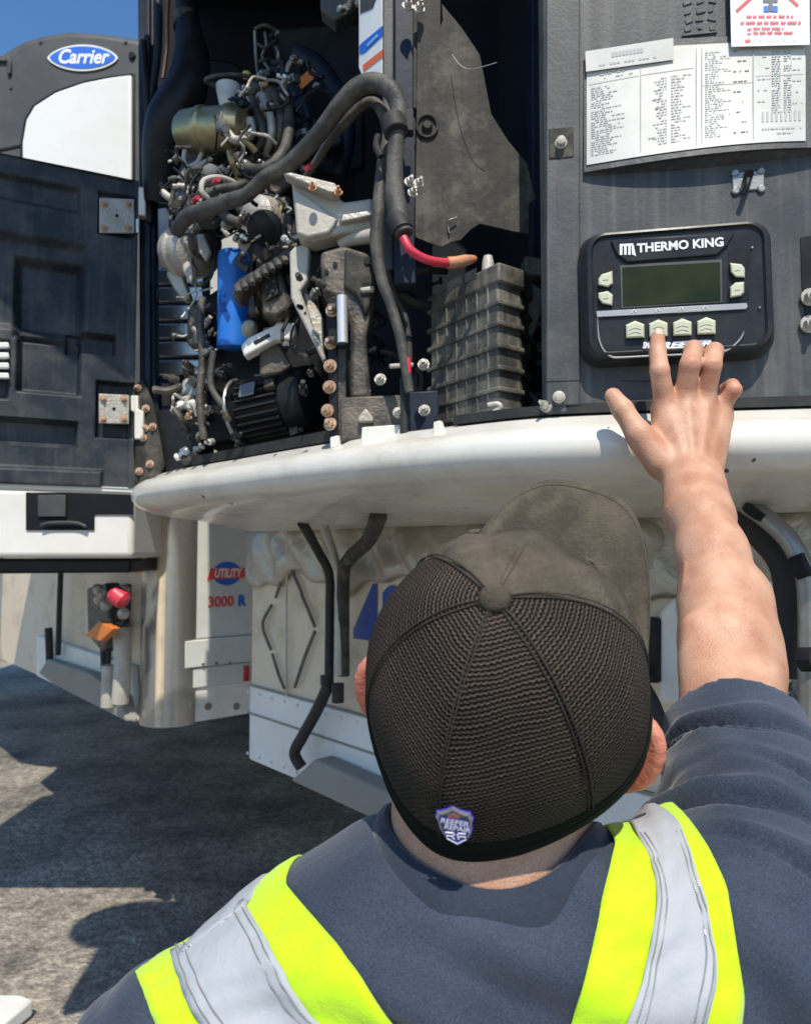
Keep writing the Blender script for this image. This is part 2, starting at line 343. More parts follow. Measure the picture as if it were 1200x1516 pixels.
# crinkled foil-backed insulation hanging under the unit
mb = MB(); P = []
for i in range(150):
    row = []
    for j in range(15):
        u = 0.015 + 2.2 * i / 149; f = j / 14; z = 0.07 - f * (0.165 + 0.025 * math.sin(i * 0.21) + 0.012 * math.sin(i * .53))
        puff = math.sin(min(1, f * 1.0) * math.pi) ** .5 * (0.014 + 0.008 * math.sin(i * 0.33 + f * 2.5) + 0.011 * math.sin(i * 0.71 - f * 5))
        row.append(WL.uz(u, z, 0.012 + max(0, puff) * min(1, .2 + i / 14)))
    P.append(row)
mb.grid(P, 150, 15); fo = obj('foil_insulation', mb, M['foil'], TR, fixn=False, sharp=80); md = fo.modifiers.new('s', 'SOLIDIFY'); md.thickness = 0.002
# unit number
mb = MB(); put_text(mb, '42', 0.30, WL.at(564, 934, 0.004), WL.T, Vector((0, 0, 1)), WL.N, 0, bold=0.008, sx=0.8)
obj('trailer_number', mb, M['bluenum'], TR, flat=True)
# skid box under the rail
mb = MB()
A = [(455, 1150), (492, 1118), (720, 1218), (720, 1275), (560, 1197)]
mb.prism([WL.at(x, y, 0.012) for x, y in A], WL.N * 0.06); obj('skid_plate', mb, M['skid'], TR, bevel=0.006)
# drain pipes running down the wall
def wl(pts, off): return [WL.at(x, y, off) for x, y in pts]
mb = MB(); mb.tube([WL.at(448, 775, .30), WL.at(470, 815, 0.16), WL.at(487, 850, 0.09), WL.at(488, 900, 0.07), WL.at(487, 1000, 0.07)], 0.013, 12); obj('drain_hose', mb, M['rubber'], TR)
mb = MB(); mb.tube([WL.at(478, 775, .30), WL.at(492, 815, 0.14), WL.at(500, 850, 0.09), WL.at(502, 900, 0.08), WL.at(500, 1000, 0.08)], 0.011, 12); obj('drain_pipe', mb, M['bracket'], TR, label='cream drain pipe')
mb = MB(); mb.tube([WL.at(487, 1012, .07), WL.at(470, 1050, 0.07), WL.at(448, 1090, 0.07), WL.at(436, 1115, 0.07), WL.at(446, 1136, 0.06)], 0.017, 12); obj('drain_hose', mb, M['rubber'], TR)
mb = MB(); mb.tube(wl([(500, 1012), (500, 1040)], 0.07), 0.017, 12, smooth=0); mb.tube(wl([(484, 1000), (484, 1014)], 0.07), 0.019, 12, smooth=0); obj('hose_clamp', mb, M['rubber'], TR)
mb = MB(); mb.tube([WL.at(560, 765, .35), WL.at(545, 800, 0.2), WL.at(515, 830, 0.12), WL.at(508, 860, 0.08), WL.at(508, 1000, 0.06)], 0.018, 12); obj('pipe_cover', mb, M['sheet'], TR)
# pipes at the right below the unit
def rr(pts, off): return [WL.at(x, y, off) for x, y in pts]
mb = MB(); mb.tube(rr([(1060, 690), (1085, 745), (1122, 785), (1158, 828), (1170, 880), (1168, 940), (1162, 1000)], 0.14), 0.0225, 14); obj('drain_hose', mb, M['rubber'], TR)
mb = MB(); mb.tube(rr([(1062, 715), (1090, 738), (1130, 765), (1165, 797), (1187, 838), (1196, 890), (1196, 1080)], 0.19), 0.014, 12); obj('drain_pipe', mb, M['steel'], TR, label='long grey pipe at the right')
for a, b in (((1113, 762), (1121, 752)), ((1176, 842), (1196, 835)), ((1185, 976), (1205, 976))):
    mb = MB(); mb.tube(rr([a, b], 0.2), 0.017, 10, smooth=0); obj('cable_tie', mb, M['black'], TR)
mb = MB(); mb.prism(rr([(940, 842), (1230, 868), (1230, 892), (940, 868)], 0.006), WL.N * 0.012); obj('wall_strip', mb, M['rail'], TR, bevel=0.002)
mb = MB(); mb.prism(rr([(955, 912), (990, 914), (990, 1008), (972, 1008), (972, 945), (955, 940)], 0.01), WL.N * 0.04); obj('coupling_bracket', mb, M['black'], TR, bevel=0.004)
mb = MB(); mb.prism(rr([(985, 905), (1010, 880), (1022, 960), (1018, 1040), (985, 1040)], 0.01), WL.N * 0.03); obj('coupling_cover', mb, M['rail'], TR, bevel=0.01)
mb = MB(); mb.tube([WL.at(935, 990, .08), WL.at(962, 1030, 0.1), WL.at(980, 1075, 0.1), WL.at(990, 1130, 0.08)], 0.011, 10); obj('air_hose', mb, M['rubber'], TR)
mb = MB(); c = WL.at(958, 800, 0.01); mb.lathe(c, c + WL.N * 0.03, [(0, 0.04), (0.5, 0.035), (1, 0.02)], 16); mb.box(WL.at(962, 822, .02), (0.03, 0.03, 0.05)); obj('coupling', mb, M['alu'], TR, bevel=0.003)
mb = MB(); rnd = random.Random(9)
for k in range(7):
    c = WL.at(1180 + rnd.uniform(-8, 12), 985 + k * 9, 0.05 + rnd.uniform(0, 0.05)); mb.bolt(c, (rnd.uniform(-1, 1), -1, rnd.uniform(-.5, 1)), 0.009, 0.012)
obj('air_fitting', mb, M['steel'], TR)
mb = MB(); mb.prism(rr([(1166, 1030), (1225, 1034), (1225, 1100), (1172, 1088)], 0.01), WL.N * 0.08); obj('junction_box', mb, M['black'], TR, bevel=0.006)
for u in (0.35, 2.0): landing_leg(WL, u, 2.6, TR)
for b in (9.3, 10.6):
    for u in (0.25, 2.1): wheel(WL, u, b, TR)

# bungee / strap diamond on the wall: a thing of its own
mb = MB()
for seg in ([(430, 830), (420, 850), (408, 885)], [(402, 896), (391, 915), (389, 928), (392, 940), (401, 962)], [(403, 968), (412, 998), (421, 1020)],
            [(429, 838), (444, 872), (447, 880)], [(446, 880), (456, 903), (466, 928)], [(466, 935), (452, 970), (436, 1018)]):
    mb.tube(wl(seg, 0.015), 0.0055, 6)
tagm(obj('tension_strap', mb, M['bungee']), 'grey diamond-shaped strap strung on the beige trailer wall left of the pipes', 'strap')
mb = MB(); mb.tube([WL.at(425, 775, .02), WL.at(427, 830, .02)], 0.009, 8, smooth=0); mb.tube([WL.at(425, 835, .02), WL.at(424, 880, .02), WL.at(424, 1030, .015)], 0.004, 6); obj('drain_tube', mb, M['bracket'], TR)

# ------------------------------------------------------------------ neighbouring trailer
NP = Plane(-0.985, 2.975, -48.85)
NW = 2.55
NPl = Plane(*(NP.o - NP.T * NW).xy, -48.85)     # origin at its left end so u runs to the right corner
NT = thing('refrigerated_trailer', 'second trailer with a round silver corner post and red and blue side badge', 'trailer', (NP.o.x, NP.o.y, 0))
mb = MB(); mb.prism(rounded_body(NPl, NW, 12.0, -0.70, 2.3, r=0.02), (0, 0, 2.95)); obj('wall', mb, M['stain'], NT, sharp=30)
# rounded corner post
c0 = NP.o - NP.T * 0.10 - NP.N * 0.10
pts = []
for k in range(17):
    a = math.radians(-25 + 140 * k / 16); pts.append(c0 + NP.T * 0.125 * math.cos(a) + NP.N * 0.125 * math.sin(a))
pts.append(c0 - NP.T * 0.03); pts = [Vector((p.x, p.y, Z(-0.705))) for p in pts]
mb = MB(); mb.prism(pts, (0, 0, 2.96)); obj('corner_post', mb, M['corner'], NT, sharp=30)
SD = Plane(*(NP.o + NP.T * 0.004).xy, math.degrees(math.atan2(-NP.N.y, -NP.N.x)))   # right side of that trailer
if SD.N.dot(CAM - SD.o) < 0: SD.N = -SD.N
def sd(pts, off): return [SD.at(x, y, off) for x, y in pts]
def upz(p, z): return Vector((p.x, p.y, Z(z)))
a0 = SD.o + SD.T * 0.10; a1 = SD.o + SD.T * 9
def strip(z0, z1, off, mt, nm, parent, th=0.01):
    mb = MB(); q = [upz(a0, z0) + SD.N * off, upz(a1, z0) + SD.N * off, upz(a1, z1) + SD.N * off, upz(a0, z1) + SD.N * off]
    mb.prism(q, SD.N * th); return obj(nm, mb, mt, parent, bevel=0.003)
strip(-0.36, 2.25, 0.0, M['side'], 'side_sheet', NT, 0.006)
strip(-0.475, -0.365, 0.0, M['side'], 'upper_rail', NT, 0.022)
strip(-0.56, -0.48, 0.0, M['side'], 'lower_rail', NT, 0.014)
strip(-0.70, -0.562, 0.0, M['rail'], 'bottom_sheet', NT, 0.004)
bolts('rivet', [(SD.at(x, 982, 0.023), SD.N) for x in (300, 320, 340)], M['steel'], NT, 0.007, 0.004, False)
bolts('rivet', [(SD.at(x, 1046, 0.006), SD.N) for x in (284, 308, 350)], M['steel'], NT, 0.011, 0.004)
bolts('rivet', [(SD.at(284, 800 + 22 * k, 0.007), SD.N) for k in range(12)], M['steel'], NT, 0.005, 0.003, False)
mb = MB(); mb.prism(sd([(360, 986), (367, 985), (367, 1008), (360, 1009)], 0.016), SD.N * 0.012); obj('marker_light', mb, M['redlens'], NT, bevel=0.002)
# the badge: blue globe with a red lettered band, and the 3000R below it
X, Y, N = SD.T, Vector((0, 0, 1)), SD.N
def ell(c, rx, rz, n=28): return [c + X * rx * math.cos(2 * math.pi * k / n) + Y * rz * math.sin(2 * math.pi * k / n) for k in range(n)]
def px_w(pl, x0, x1, y): return (pl.at(x1, y, 0) - pl.at(x0, y, 0)).length
c = SD.at(336, 849, 0.008); bw = px_w(SD, 314, 372, 849)
mb = MB(); mb.prism(ell(c, bw * 0.36, 0.050), N * 0.002, 0)
mb.prism([c + X * bw * sx + Y * sy + N * 0.002 for sx, sy in ((-0.5, -0.024), (-0.42, 0.022), (0.5, 0.024), (0.44, -0.02))], N * 0.002, 1)
put_text(mb, 'UTILITY', 0.05, c + N * 0.0042, X * (bw / 0.26), Y, N, 0.0008, 2, bold=0.0015, shear=0.2, sx=1.0)
obj('round_badge', mb, [M['blueink'], M['redink'], M['letter']], NT, flat=True)
c = SD.at(334, 891, 0.008); bw = px_w(SD, 309, 368, 891)
mb = MB(); put_text(mb, '3000', 0.062, c - X * bw * 0.12, X * (bw * 0.75 / 0.145), Y, N, 0.0012, 0, bold=0.002)
put_text(mb, 'R', 0.062, c + X * bw * 0.40, X * (bw * 0.75 / 0.145), Y, N, 0.0014, 1, bold=0.003)
obj('model_badge', mb, [M['redink'], M['blueink']], NT, flat=True)
# front lower wall details
mb = MB(); mb.prism([NPl.at(x, y, 0.003) for x, y in ((62, 940), (205, 985), (208, 1068), (62, 1000))], NP.N * 0.03); obj('lower_rail', mb, M['rail'], NT, bevel=0.006)
mb = MB(); mb.prism([NPl.at(x, y, 0.035) for x, y in ((85, 975), (150, 995), (195, 1030), (205, 1066), (95, 1012), (72, 995))], NP.N * 0.05); obj('skid_plate', mb, M['skid'], NT, bevel=0.006)
mb = MB(); mb.tube([NPl.at(x, y, 0.06) for x, y in ((90, 845), (88, 900), (86, 970))], 0.014, 10); obj('drain_hose', mb, M['rubber'], NT); mb = MB(); mb.tube([NPl.at(x, y, 0.06) for x, y in ((72, 930), (74, 985))], 0.02, 10, smooth=0); obj('drain_hose', mb, M['rubber'], NT)
mb = MB(); mb.tube([NPl.at(x, y, 0.08) for x, y in ((152, 900), (153, 950), (154, 990))], 0.014, 10); mb.tube([NPl.at(x, y, 0.07) for x, y in ((190, 865), (186, 920), (165, 925), (160, 985))], 0.012, 10); obj('air_hose', mb, M['rubber'], NT)
mb = MB(); mb.tube([NPl.at(x, y, 0.10) for x, y in ((180, 930), (182, 985), (178, 1040))], 0.034, 14, smooth=0)
mb.tube([NPl.at(x, y, 0.10) for x, y in ((162, 985), (160, 1046))], 0.03, 14, smooth=0); obj('service_pipe', mb, M['bracket'], NT)
mb = MB(); mb.prism([NPl.at(x, y, 0.04) for x, y in ((148, 870), (178, 862), (184, 930), (172, 965), (150, 940))], NP.N * 0.06); obj('socket_box', mb, M['iron'], NT, bevel=0.01)
rnd = random.Random(4)
for k in range(7):
    p = NPl.at(rnd.uniform(142, 190), rnd.uniform(872, 915), 0.13); mb = MB(); mb.lathe(p, p + Vector((rnd.uniform(-.03, .03), -.03, rnd.uniform(-.02, .03))), [(0, .02), (.5, .024), (1, .012)], 12); obj('air_fitting', mb, M['alu'], NT)
mb = MB(); c = NPl.at(177, 884, 0.19); mb.lathe(c + Vector((-.03, 0, .02)), c + Vector((.03, -.01, -.02)), [(0, .022), (.2, .035), (.8, .035), (1, .02)], 16); tagm(obj('air_coupling', mb, M['red']), 'round red air line coupling hanging on the second trailer front above the orange tag', 'coupling')
mb = MB(); c = NPl.at(157, 935, 0.19); q = [NPl.at(x, y, 0.18) for x, y in ((136, 941), (158, 919), (180, 930), (160, 949))]; mb.prism(q, NP.N * 0.03); tagm(obj('tag', mb, M['orange'], bevel=0.004), 'orange square tag hanging below the red coupling', 'tag')
# marker strip between the carrier unit and post
mb = MB(); mb.prism([W(x, y, 2.9) for x, y in ((201, 803), (212, 803), (212, 848), (201, 848))], (0, -.02, 0)); obj('marker_light', mb, M['amber'], NT, bevel=0.003, label='tall amber marker light')
for k, yy in enumerate((775, 790)):
    mb = MB(); mb.box(W(207, yy, 2.9), (0.035, 0.03, 0.028)); obj('clearance_bracket', mb, M['steel'], NT, bevel=0.004)
for u in (0.35, 2.2): landing_leg(NPl, u, 2.6, NT)
for b in (9.3, 10.6):
    for u in (0.25, 2.3): wheel(NPl, u, b, NT)

# carrier type unit on the second trailer
CU = thing('refrigeration_unit', 'grey and white refrigeration unit with a blue oval badge on the second trailer', 'refrigeration unit', (-1.3, 2.85, Z(0)))
CP = Plane(-1.2, 2.72, 0)
def cp(pts, off=0): return [CP.at(x, y, off) for x, y in pts]
mb = MB()
mb.prism(cp([(-330, 330), (-250, 240), (-150, 165), (-60, 108), (0, 75), (30, 57), (62, 47), (100, 41), (150, 44), (203, 52), (222, 57), (222, 722), (-330, 722)]), (0, 0.5, 0)); obj('shell', mb, M['shell'], CU, bevel=0.035, seg=4)
mb = MB(); mb.prism(cp([(31, 214), (37, 178), (50, 156), (83, 135), (124, 121), (165, 113), (200, 109), (200, 420), (31, 420)], 0.001), (0, -0.008, 0)); obj('panel_gap', mb, M['black'], CU, bevel=0.003)
mb = MB(); mb.prism(cp([(36, 214), (42, 180), (54, 160), (85, 140), (125, 126), (165, 118), (197, 114), (197, 420), (36, 420)], 0.003), (0, -0.018, 0)); obj('front_panel', mb, M['white'], CU, bevel=0.008, seg=3)
mb = MB(); mb.prism(cp([(-330, 723), (197, 723), (197, 826), (-330, 826)], 0.05), (0, 0.42, 0)); 
obj('lower_panel', mb, M['white'], CU, bevel=0.02, seg=3)
mb = MB(); mb.prism(cp([(-330, 828), (195, 828), (192, 848), (-330, 852)], 0.0), (0, 0.42, 0)); obj('bottom_skirt', mb, M['black'], CU, bevel=0.01)
mb = MB(); mb.prism(cp([(39, 729), (197, 729), (197, 762), (140, 762), (140, 785), (39, 785)], 0.052), (0, -0.004, 0)); obj('handle_recess', mb, M['dark'], CU)
mb = MB(); mb.prism(cp([(57, 733), (98, 733), (98, 765), (57, 765)], 0.060), (0, -0.006, 0)); mb.tube(cp([(60, 778), (75, 774), (112, 774), (128, 780)], 0.07), 0.006, 8)
obj('handle', mb, M['shell'], CU, bevel=0.003)
mb = MB(); mb.prism([CP.at(x, y, 0.002) for x, y in ((-6, 240 - 150), (-2, 83), (14, 84), (18, 92), (18, 110), (12, 112), (12, 92), (-6, 92))], (0, -0.01, 0)); obj('latch', mb, M['panel'], CU, bevel=0.003)
X, Y, N = CP.T, Vector((0, 0, 1)), CP.N
c = CP.at(123, 86, 0.002); k = 2.72 / F * 1.0
def ell2(c, rx, rz, p=1.0, n=40):
    return [c + X * rx * math.copysign(abs(math.cos(2 * math.pi * i / n)) ** p, math.cos(2 * math.pi * i / n)) + Y * rz * math.copysign(abs(math.sin(2 * math.pi * i / n)) ** (2 - p + .35), math.sin(2 * math.pi * i / n)) for i in range(n)]
mb = MB(); mb.prism(ell2(c, 54 * k, 21 * k), N * 0.004, 0); mb.prism(ell2(c + N * 0.0042, 50 * k, 17.5 * k), N * 0.002, 1)
put_text(mb, 'Carrier', 31 * k, c + N * 0.0064, X, Y, N, 0.001, 2, bold=0.0022, shear=0.25, sx=0.82)
obj('oval_badge', mb, [M['white'], M['blueink'], M['letter']], CU, flat=True)
mb = MB(); mb.prism(cp([(-60, 233), (30, 214), (30, 217), (-60, 237)], 0.001), (0, -0.003, 0)); obj('shell_seam', mb, M['black'], CU)
for bx_ in (16, 60, 186):
    mb = MB(); pb_ = CP.at(bx_, 62 if bx_ != 16 else 130, 0.001); mb.lathe(pb_, pb_ + N * .004, [(0, .007), (1, .005)], 10); obj('shell_screw', mb, M['panel'], CU)
mb = MB(); p = CP.at(196, 83, 0.0); mb.lathe(p, p + N * 0.01, [(0, .014), (1, .012)], 14); obj('hole_plug', mb, M['black'], CU)

# ------------------------------------------------------------------ trailers further down the row
for kk, (px, d, ww, lab) in enumerate(((62, 4.9, 2.5, 'sunlit white trailer front just beyond the second trailer'), (-60, 6.9, 2.5, 'farthest white trailer of the row at the left edge'))):
    o = ray(px, 900); o2 = Vector((o.x / o.y * d, d, CAM.z))
    FP = Plane(o2.x - NP.T.x * ww, o2.y - NP.T.y * ww, -48.85)
    FT = thing('refrigerated_trailer', lab, 'trailer', (o2.x, o2.y, 0))
    mb = MB(); mb.prism(rounded_body(FP, ww, 12, -0.70, 2.3, r=0.1), (0, 0, 3.0)); obj('wall', mb, M['white'], FT, sharp=30)
    mb = MB()
    for i in range(9):
        mb.box(FP.uz(ww - 0.12 - i * 0.28, -0.2, 0.012), (0.05, 0.03, 1.0), Matrix.Rotation(math.radians(-48.85), 3, 'Z'))
    obj('front_rib', mb, M['bracket'], FT, bevel=0.006)
    for u in (0.35, 2.2): landing_leg(FP, u, 2.6, FT)
    for b in (9.3, 10.6):
        for u in (0.25, 2.3): wheel(FP, u, b, FT)
    if kk == 0:   # unseen unit added on that trailer's nose, outside the frame, to shade the yard
        FU = thing('refrigeration_unit', 'unseen grey refrigeration unit added to shade the yard, on the sunlit white trailer beyond the left edge', 'refrigeration unit', (o2.x - 1.2, o2.y + .8, Z(0)))
        mb = MB(); mb.prism([FP.uz(u, -.05, o_) for u, o_ in ((.15, 0), (.15, .30), (.45, .46), (2.1, .46), (2.38, .30), (2.38, 0))], (0, 0, 2.2)); obj('shell', mb, M['shell'], FU, bevel=.03, seg=3)
# pale board lying on the ground at the lower left
mb = MB(); P = [W(-60, 1478, 2.8), W(0, 1464, 2.85), W(30, 1466, 2.85), W(50, 1474, 2.82), W(28, 1492, 2.75), W(0, 1512, 2.66), W(-60, 1540, 2.6)]
mb.prism([Vector((p.x, p.y, 0.01)) for p in P], (0, 0, 0.06)); tagm(obj('white_board', mb, M['white'], bevel=0.01), 'white board with a tapering end lying on the asphalt at the lower left', 'board')

# ------------------------------------------------------------------ our refrigeration unit
RU = thing('refrigeration_unit', 'open refrigeration unit with exposed engine and keypad panel above the man', 'refrigeration unit', (0.0, 1.4, Z(0.18)))
def cat_curve(pts, n=6):
    out = []
    for i in range(len(pts) - 1):
        p0, p1, p2, p3 = pts[max(i - 1, 0)], pts[i], pts[i + 1], pts[min(i + 2, len(pts) - 1)]
        for k in range(n):
            t = k / n; out.append(0.5 * ((2 * p1) + (p2 - p0) * t + (2 * p0 - 5 * p1 + 4 * p2 - p3) * t * t + (3 * p1 - p0 - 3 * p2 + p3) * t ** 3))
    out.append(pts[-1]); return out
seam = cat_curve([Vector((x, y, 0)) for x, y in [(-.50, 2.38), (-.585, 2.15), (-.625, 1.97), (-.612, 1.84), (-.56, 1.72), (-.47, 1.608), (-.335, 1.468), (-.113, 1.235), (.05, 1.10), (.187, 1.010), (.354, .97), (.514, .943), (.66, .925), (.76, .955), (.80, 1.05)]])
NS = len(seam)
snor = []
for i in range(NS):
    t = (seam[min(i + 1, NS - 1)] - seam[max(i - 1, 0)]).normalized(); snor.append(Vector((t.y, -t.x, 0)))
def proj_wall(p, off=0.0):
    dlt = (p - WL.o).dot(WL.N) - off; q = p - WL.N * dlt; return Vector((q.x, q.y, 0))
prof = [(-0.012, .187), (0.010, .180), (0.020, .171), (0.046, .163), (0.060, .152), (0.067, .138), (0.064, .122), (0.052, .108), (0.028, .097), (-0.01, .089), (-0.07, .082)]
mb = MB(); P = []
for i in range(NS):
    row = [seam[i] + snor[i] * o + Vector((0, 0, Z(z))) for o, z in prof]
    q = proj_wall(seam[i], 0.006); row.append(q * 0.5 + seam[i] * 0.5 + Vector((0, 0, Z(.066 + 0.006 * math.sin(i * .5))))); row.append(q + Vector((0, 0, Z(.062)))); P.append(row)
mb.grid(P, NS, len(P[0])); lip = obj('bottom_shell', mb, M['lip'], RU, sharp=50, fixn=False)
# deck over the shell
mb = MB(); P = [[seam[i] - snor[i] * 0.012 + Vector((0, 0, Z(.184))), proj_wall(seam[i], .006) + Vector((0, 0, Z(.184)))] for i in range(NS)]
mb.grid(P, NS, 2); obj('deck', mb, M['iron'], RU, fixn=False)
# rubber seal and blue-grey ledge along the seam
def seam_strip(x0, x1, o0, o1, z0, z1):
    mb = MB(); P = []
    for i in range(NS):
        p = seam[i]; px = CX + F * p.x / p.y
        if p.y < 1.95 and x0 <= px <= x1:
            P.append([p + snor[i] * o + Vector((0, 0, Z(z))) for o, z in ((o0, z0), (o1, z0), (o1, z1), (o0, z1), (o0, z0))])
    mb.grid(P, len(P), 5); return mb
obj('seal_strip', seam_strip(268, 500, -0.03, 0.004, .186, .205), M['rubber'], RU, sharp=30, fixn=False)
obj('seal_strip', seam_strip(650, 1330, -0.012, 0.006, .186, .199), M['rubber'], RU, sharp=30, fixn=False)
for xs in ([(535, 632), (592, 628), (596, 657), (533, 662)], [(641, 624), (652, 622), (660, 648), (640, 652)], [(488, 646), (500, 644), (502, 662), (488, 664)]):
    y = {535: 1.155, 641: 1.085, 488: 1.20}[xs[0][0]]
    mb = MB(); mb.prism([W(a, b, y) for a, b in xs], (0.004, .006, 0)); obj('shell_tab', mb, M['lip'], RU, bevel=0.002)
def shell_pt(px, frac):
    # point on the shell's outer skin below seam position px; frac 0 top .. 1 underside
    i_ = min(range(NS), key=lambda i: abs(CX + F * seam[i].x / seam[i].y - px) + (100 if seam[i].y > 1.85 else 0)); k_ = frac * 9; k0 = min(int(k_), 8); f_ = k_ - k0
    o_ = prof[k0][0] * (1 - f_) + prof[k0 + 1][0] * f_; z_ = prof[k0][1] * (1 - f_) + prof[k0 + 1][1] * f_
    dz = prof[k0 + 1][1] - prof[k0][1]; do = prof[k0 + 1][0] - prof[k0][0]
    return seam[i_] + snor[i_] * o_ + Vector((0, 0, Z(z_))), (snor[i_] * (-dz) + Vector((0, 0, do))).normalized()
for px_ in (355, 1000):
    p_, n_ = shell_pt(px_, .93); mb = MB(); mb.lathe(p_ - n_ * .001, p_ + n_ * .0022, [(0, .0065), (.6, .006), (1, .0035)], 14); obj('shell_screw', mb, M['alu'], lip)
rnd = random.Random(77); 
for k in range(9):
    px_ = rnd.uniform(260, 1180); p_, n_ = shell_pt(px_, rnd.uniform(.15, .95)); t_ = n_.orthogonal().normalized(); b_ = n_.cross(t_); r_ = rnd.uniform(.0015, .006)
    mb = MB(); mb.prism([p_ + n_ * -.0006 + (t_ * math.cos(a_) * rnd.uniform(.5, 1.3) + b_ * math.sin(a_) * rnd.uniform(.3, .9)) * r_ for a_ in [i * math.pi / 4 for i in range(8)]], n_ * .0011)
    obj('paint_chip', mb, M['iron'] if k % 3 else M['rust'], lip)
# interior bulkhead, roof and added shade hood
mb = MB(); mb.prism([WL.uz(u, z, 0.05) for u, z in ((-0.0, .185), (2.3, .185), (2.3, 2.15), (0.0, 2.15))], -WL.N * 0.03); obj('bulkhead', mb, M['dark'], RU)
mb = MB(); hp = [seam[i] for i in range(0, NS, 3)] + [proj_wall(seam[-1])]; mb.prism([p + Vector((0, 0, Z(2.1))) for p in hp], (0, 0, .08)); obj('roof', mb, M['shell'], RU, bevel=0.01)
mb = MB(); mb.prism([Vector((x, y, Z(1.50))) for x, y in ((-1.10, 1.44), (-1.20, 1.40), (-1.28, 1.33), (-1.32, 1.22), (-1.29, 1.11), (-1.21, 1.04), (-1.10, 1.01), (-.45, .99), (.02, .95), (.10, 1.10), (-.20, 1.40), (-.45, 1.62), (-.66, 1.62), (-.90, 1.45))], (0, 0, .04)); obj('shade_hood', mb, M['shell'], RU, bevel=0.01)  # unseen hood, added and rounded to cast shade on door, bay and yard
mb = MB(); mb.prism([p + Vector((0, 0, Z(1.54))) for p in [seam[i] for i in range(6, NS - 10, 3)] + [proj_wall(seam[NS - 12], .05), proj_wall(seam[6], .05)]], (0, 0, .02)); obj('upper_deck', mb, M['dark'], RU)
# outer post at the left with the door hinge strap
def fl(name, pts, d, th, m, bevel=0.002, parent=None, **kw):
    mb = MB(); mb.prism([W(x, y, d) for x, y in pts], (0, th, 0)); return obj(name, mb, m, parent or RU, bevel=bevel, **kw)
def tb(name, pts, rpx, m, seg=10, parent=None, smooth=6, **kw):
    mb = MB(); mb.tube([W(x, y, d) for x, y, d in pts], [ (r if isinstance(rpx, list) else rpx) / F * p[2] for p, r in zip(pts, rpx if isinstance(rpx, list) else [rpx] * len(pts))], seg, smooth=smooth)
    return obj(name, mb, m, parent or RU, **kw)
fl('corner_post', [(203, -90), (228, -90), (229, 300), (231, 560), (243, 700), (205, 718), (206, 560)], 1.80, 0.03, M['navy'], 0.005)
fl('corner_post', [(213, -90), (221, -90), (223, 700), (213, 705)], 1.788, 0.011, M['navy'], 0.003)
fl('post_foot', [(196, 572), (212, 560), (228, 600), (244, 690), (232, 708), (200, 722), (196, 640)], 1.778, 0.008, M['sheet'], 0.002)
bolts('rusty_bolt', [(W(x, y, 1.777), (0, -1, .1)) for x, y in ((204, 574), (216, 605), (214, 634), (226, 632), (206, 698), (222, 687), (212, 648))], M['rust'], RU)
fl('hinge_block', [(203, 276), (215, 276), (215, 318), (203, 318)], 1.765, 0.03, M['rail'], 0.003)
fl('hinge_block', [(193, 585), (204, 585), (204, 606), (212, 608), (212, 650), (198, 650), (198, 610), (193, 608)], 1.765, 0.03, M['rail'], 0.003)
tb('hinge_pin', [(204, 325, 1.76), (204, 345, 1.76)], 3, M['chrome'], smooth=0)
# open service door, seen from its moulded inner side
DP = Plane(-.655, 1.775, 28)
if True:
    a = math.radians(26.5); DP.T = Vector((math.cos(a), math.sin(a), 0)); DP.N = Vector((math.sin(a), -math.cos(a), 0))
door = thing_d = None
def sstep(x): x = np.clip(x, 0, 1); return x * x * (3 - 2 * x)
# heights laid out in the door's own plane: u leftwards negative, z metres above the camera
def dpos(px, py): p = DP.at(px, py); return (p - DP.o).dot(DP.T), p.z - CAM.z
rects = []   # (u0,u1,z0,z1,depth,edge,slope)
def drect(x0, y0, x1, y1, depth, edge=0.012, tilt=0):
    ua, za = dpos(x0, (y0 + y1) / 2); ub, _ = dpos(x1, (y0 + y1) / 2); _, zt = dpos((x0 + x1) / 2, y0); _, zb = dpos((x0 + x1) / 2, y1)
    rects.append((ua, ub, zb, zt, depth, edge, tilt))
drect(-60, 262, 118, 296, .018); drect(-300, 330, 126, 470, .02, .02); drect(25, 385, 118, 500, .03, .02)
drect(100, 494, 170, 522, .035, .008); drect(27, 500, 118, 580, .034, .012); drect(-90, 500, 12, 585, .02, .01)
drect(-280, 612, 114, 652, .035, .01); drect(143, 566, 200, 648, .026, .006); drect(146, 288, 200, 348, .014, .006); drect(-300, 688, 150, 716, -.02, .01)
nu, nv = 200, 230; U = np.linspace(-0.55, -0.002, nu); V = np.linspace(0.150, 0.905, nv)
UU, VV = np.meshgrid(U, V, indexing='ij'); H = np.zeros_like(UU)
for ua, ub, zb, zt, dep, ed, tl in rects:
    s = np.minimum(np.minimum(UU - ua, ub - UU), np.minimum(VV - zb, zt - VV)); H -= dep * sstep(s / ed + 0.5)
H += 0.004 * np.sin(UU * 55) * 0 + 0.010 * sstep((UU + 0.02) / 0.012)
mb = MB(); P = [[DP.uz(float(U[i]), float(V[j]), float(H[i, j])) for j in range(nv)] for i in range(nu)]
mb.grid(P, nu, nv)
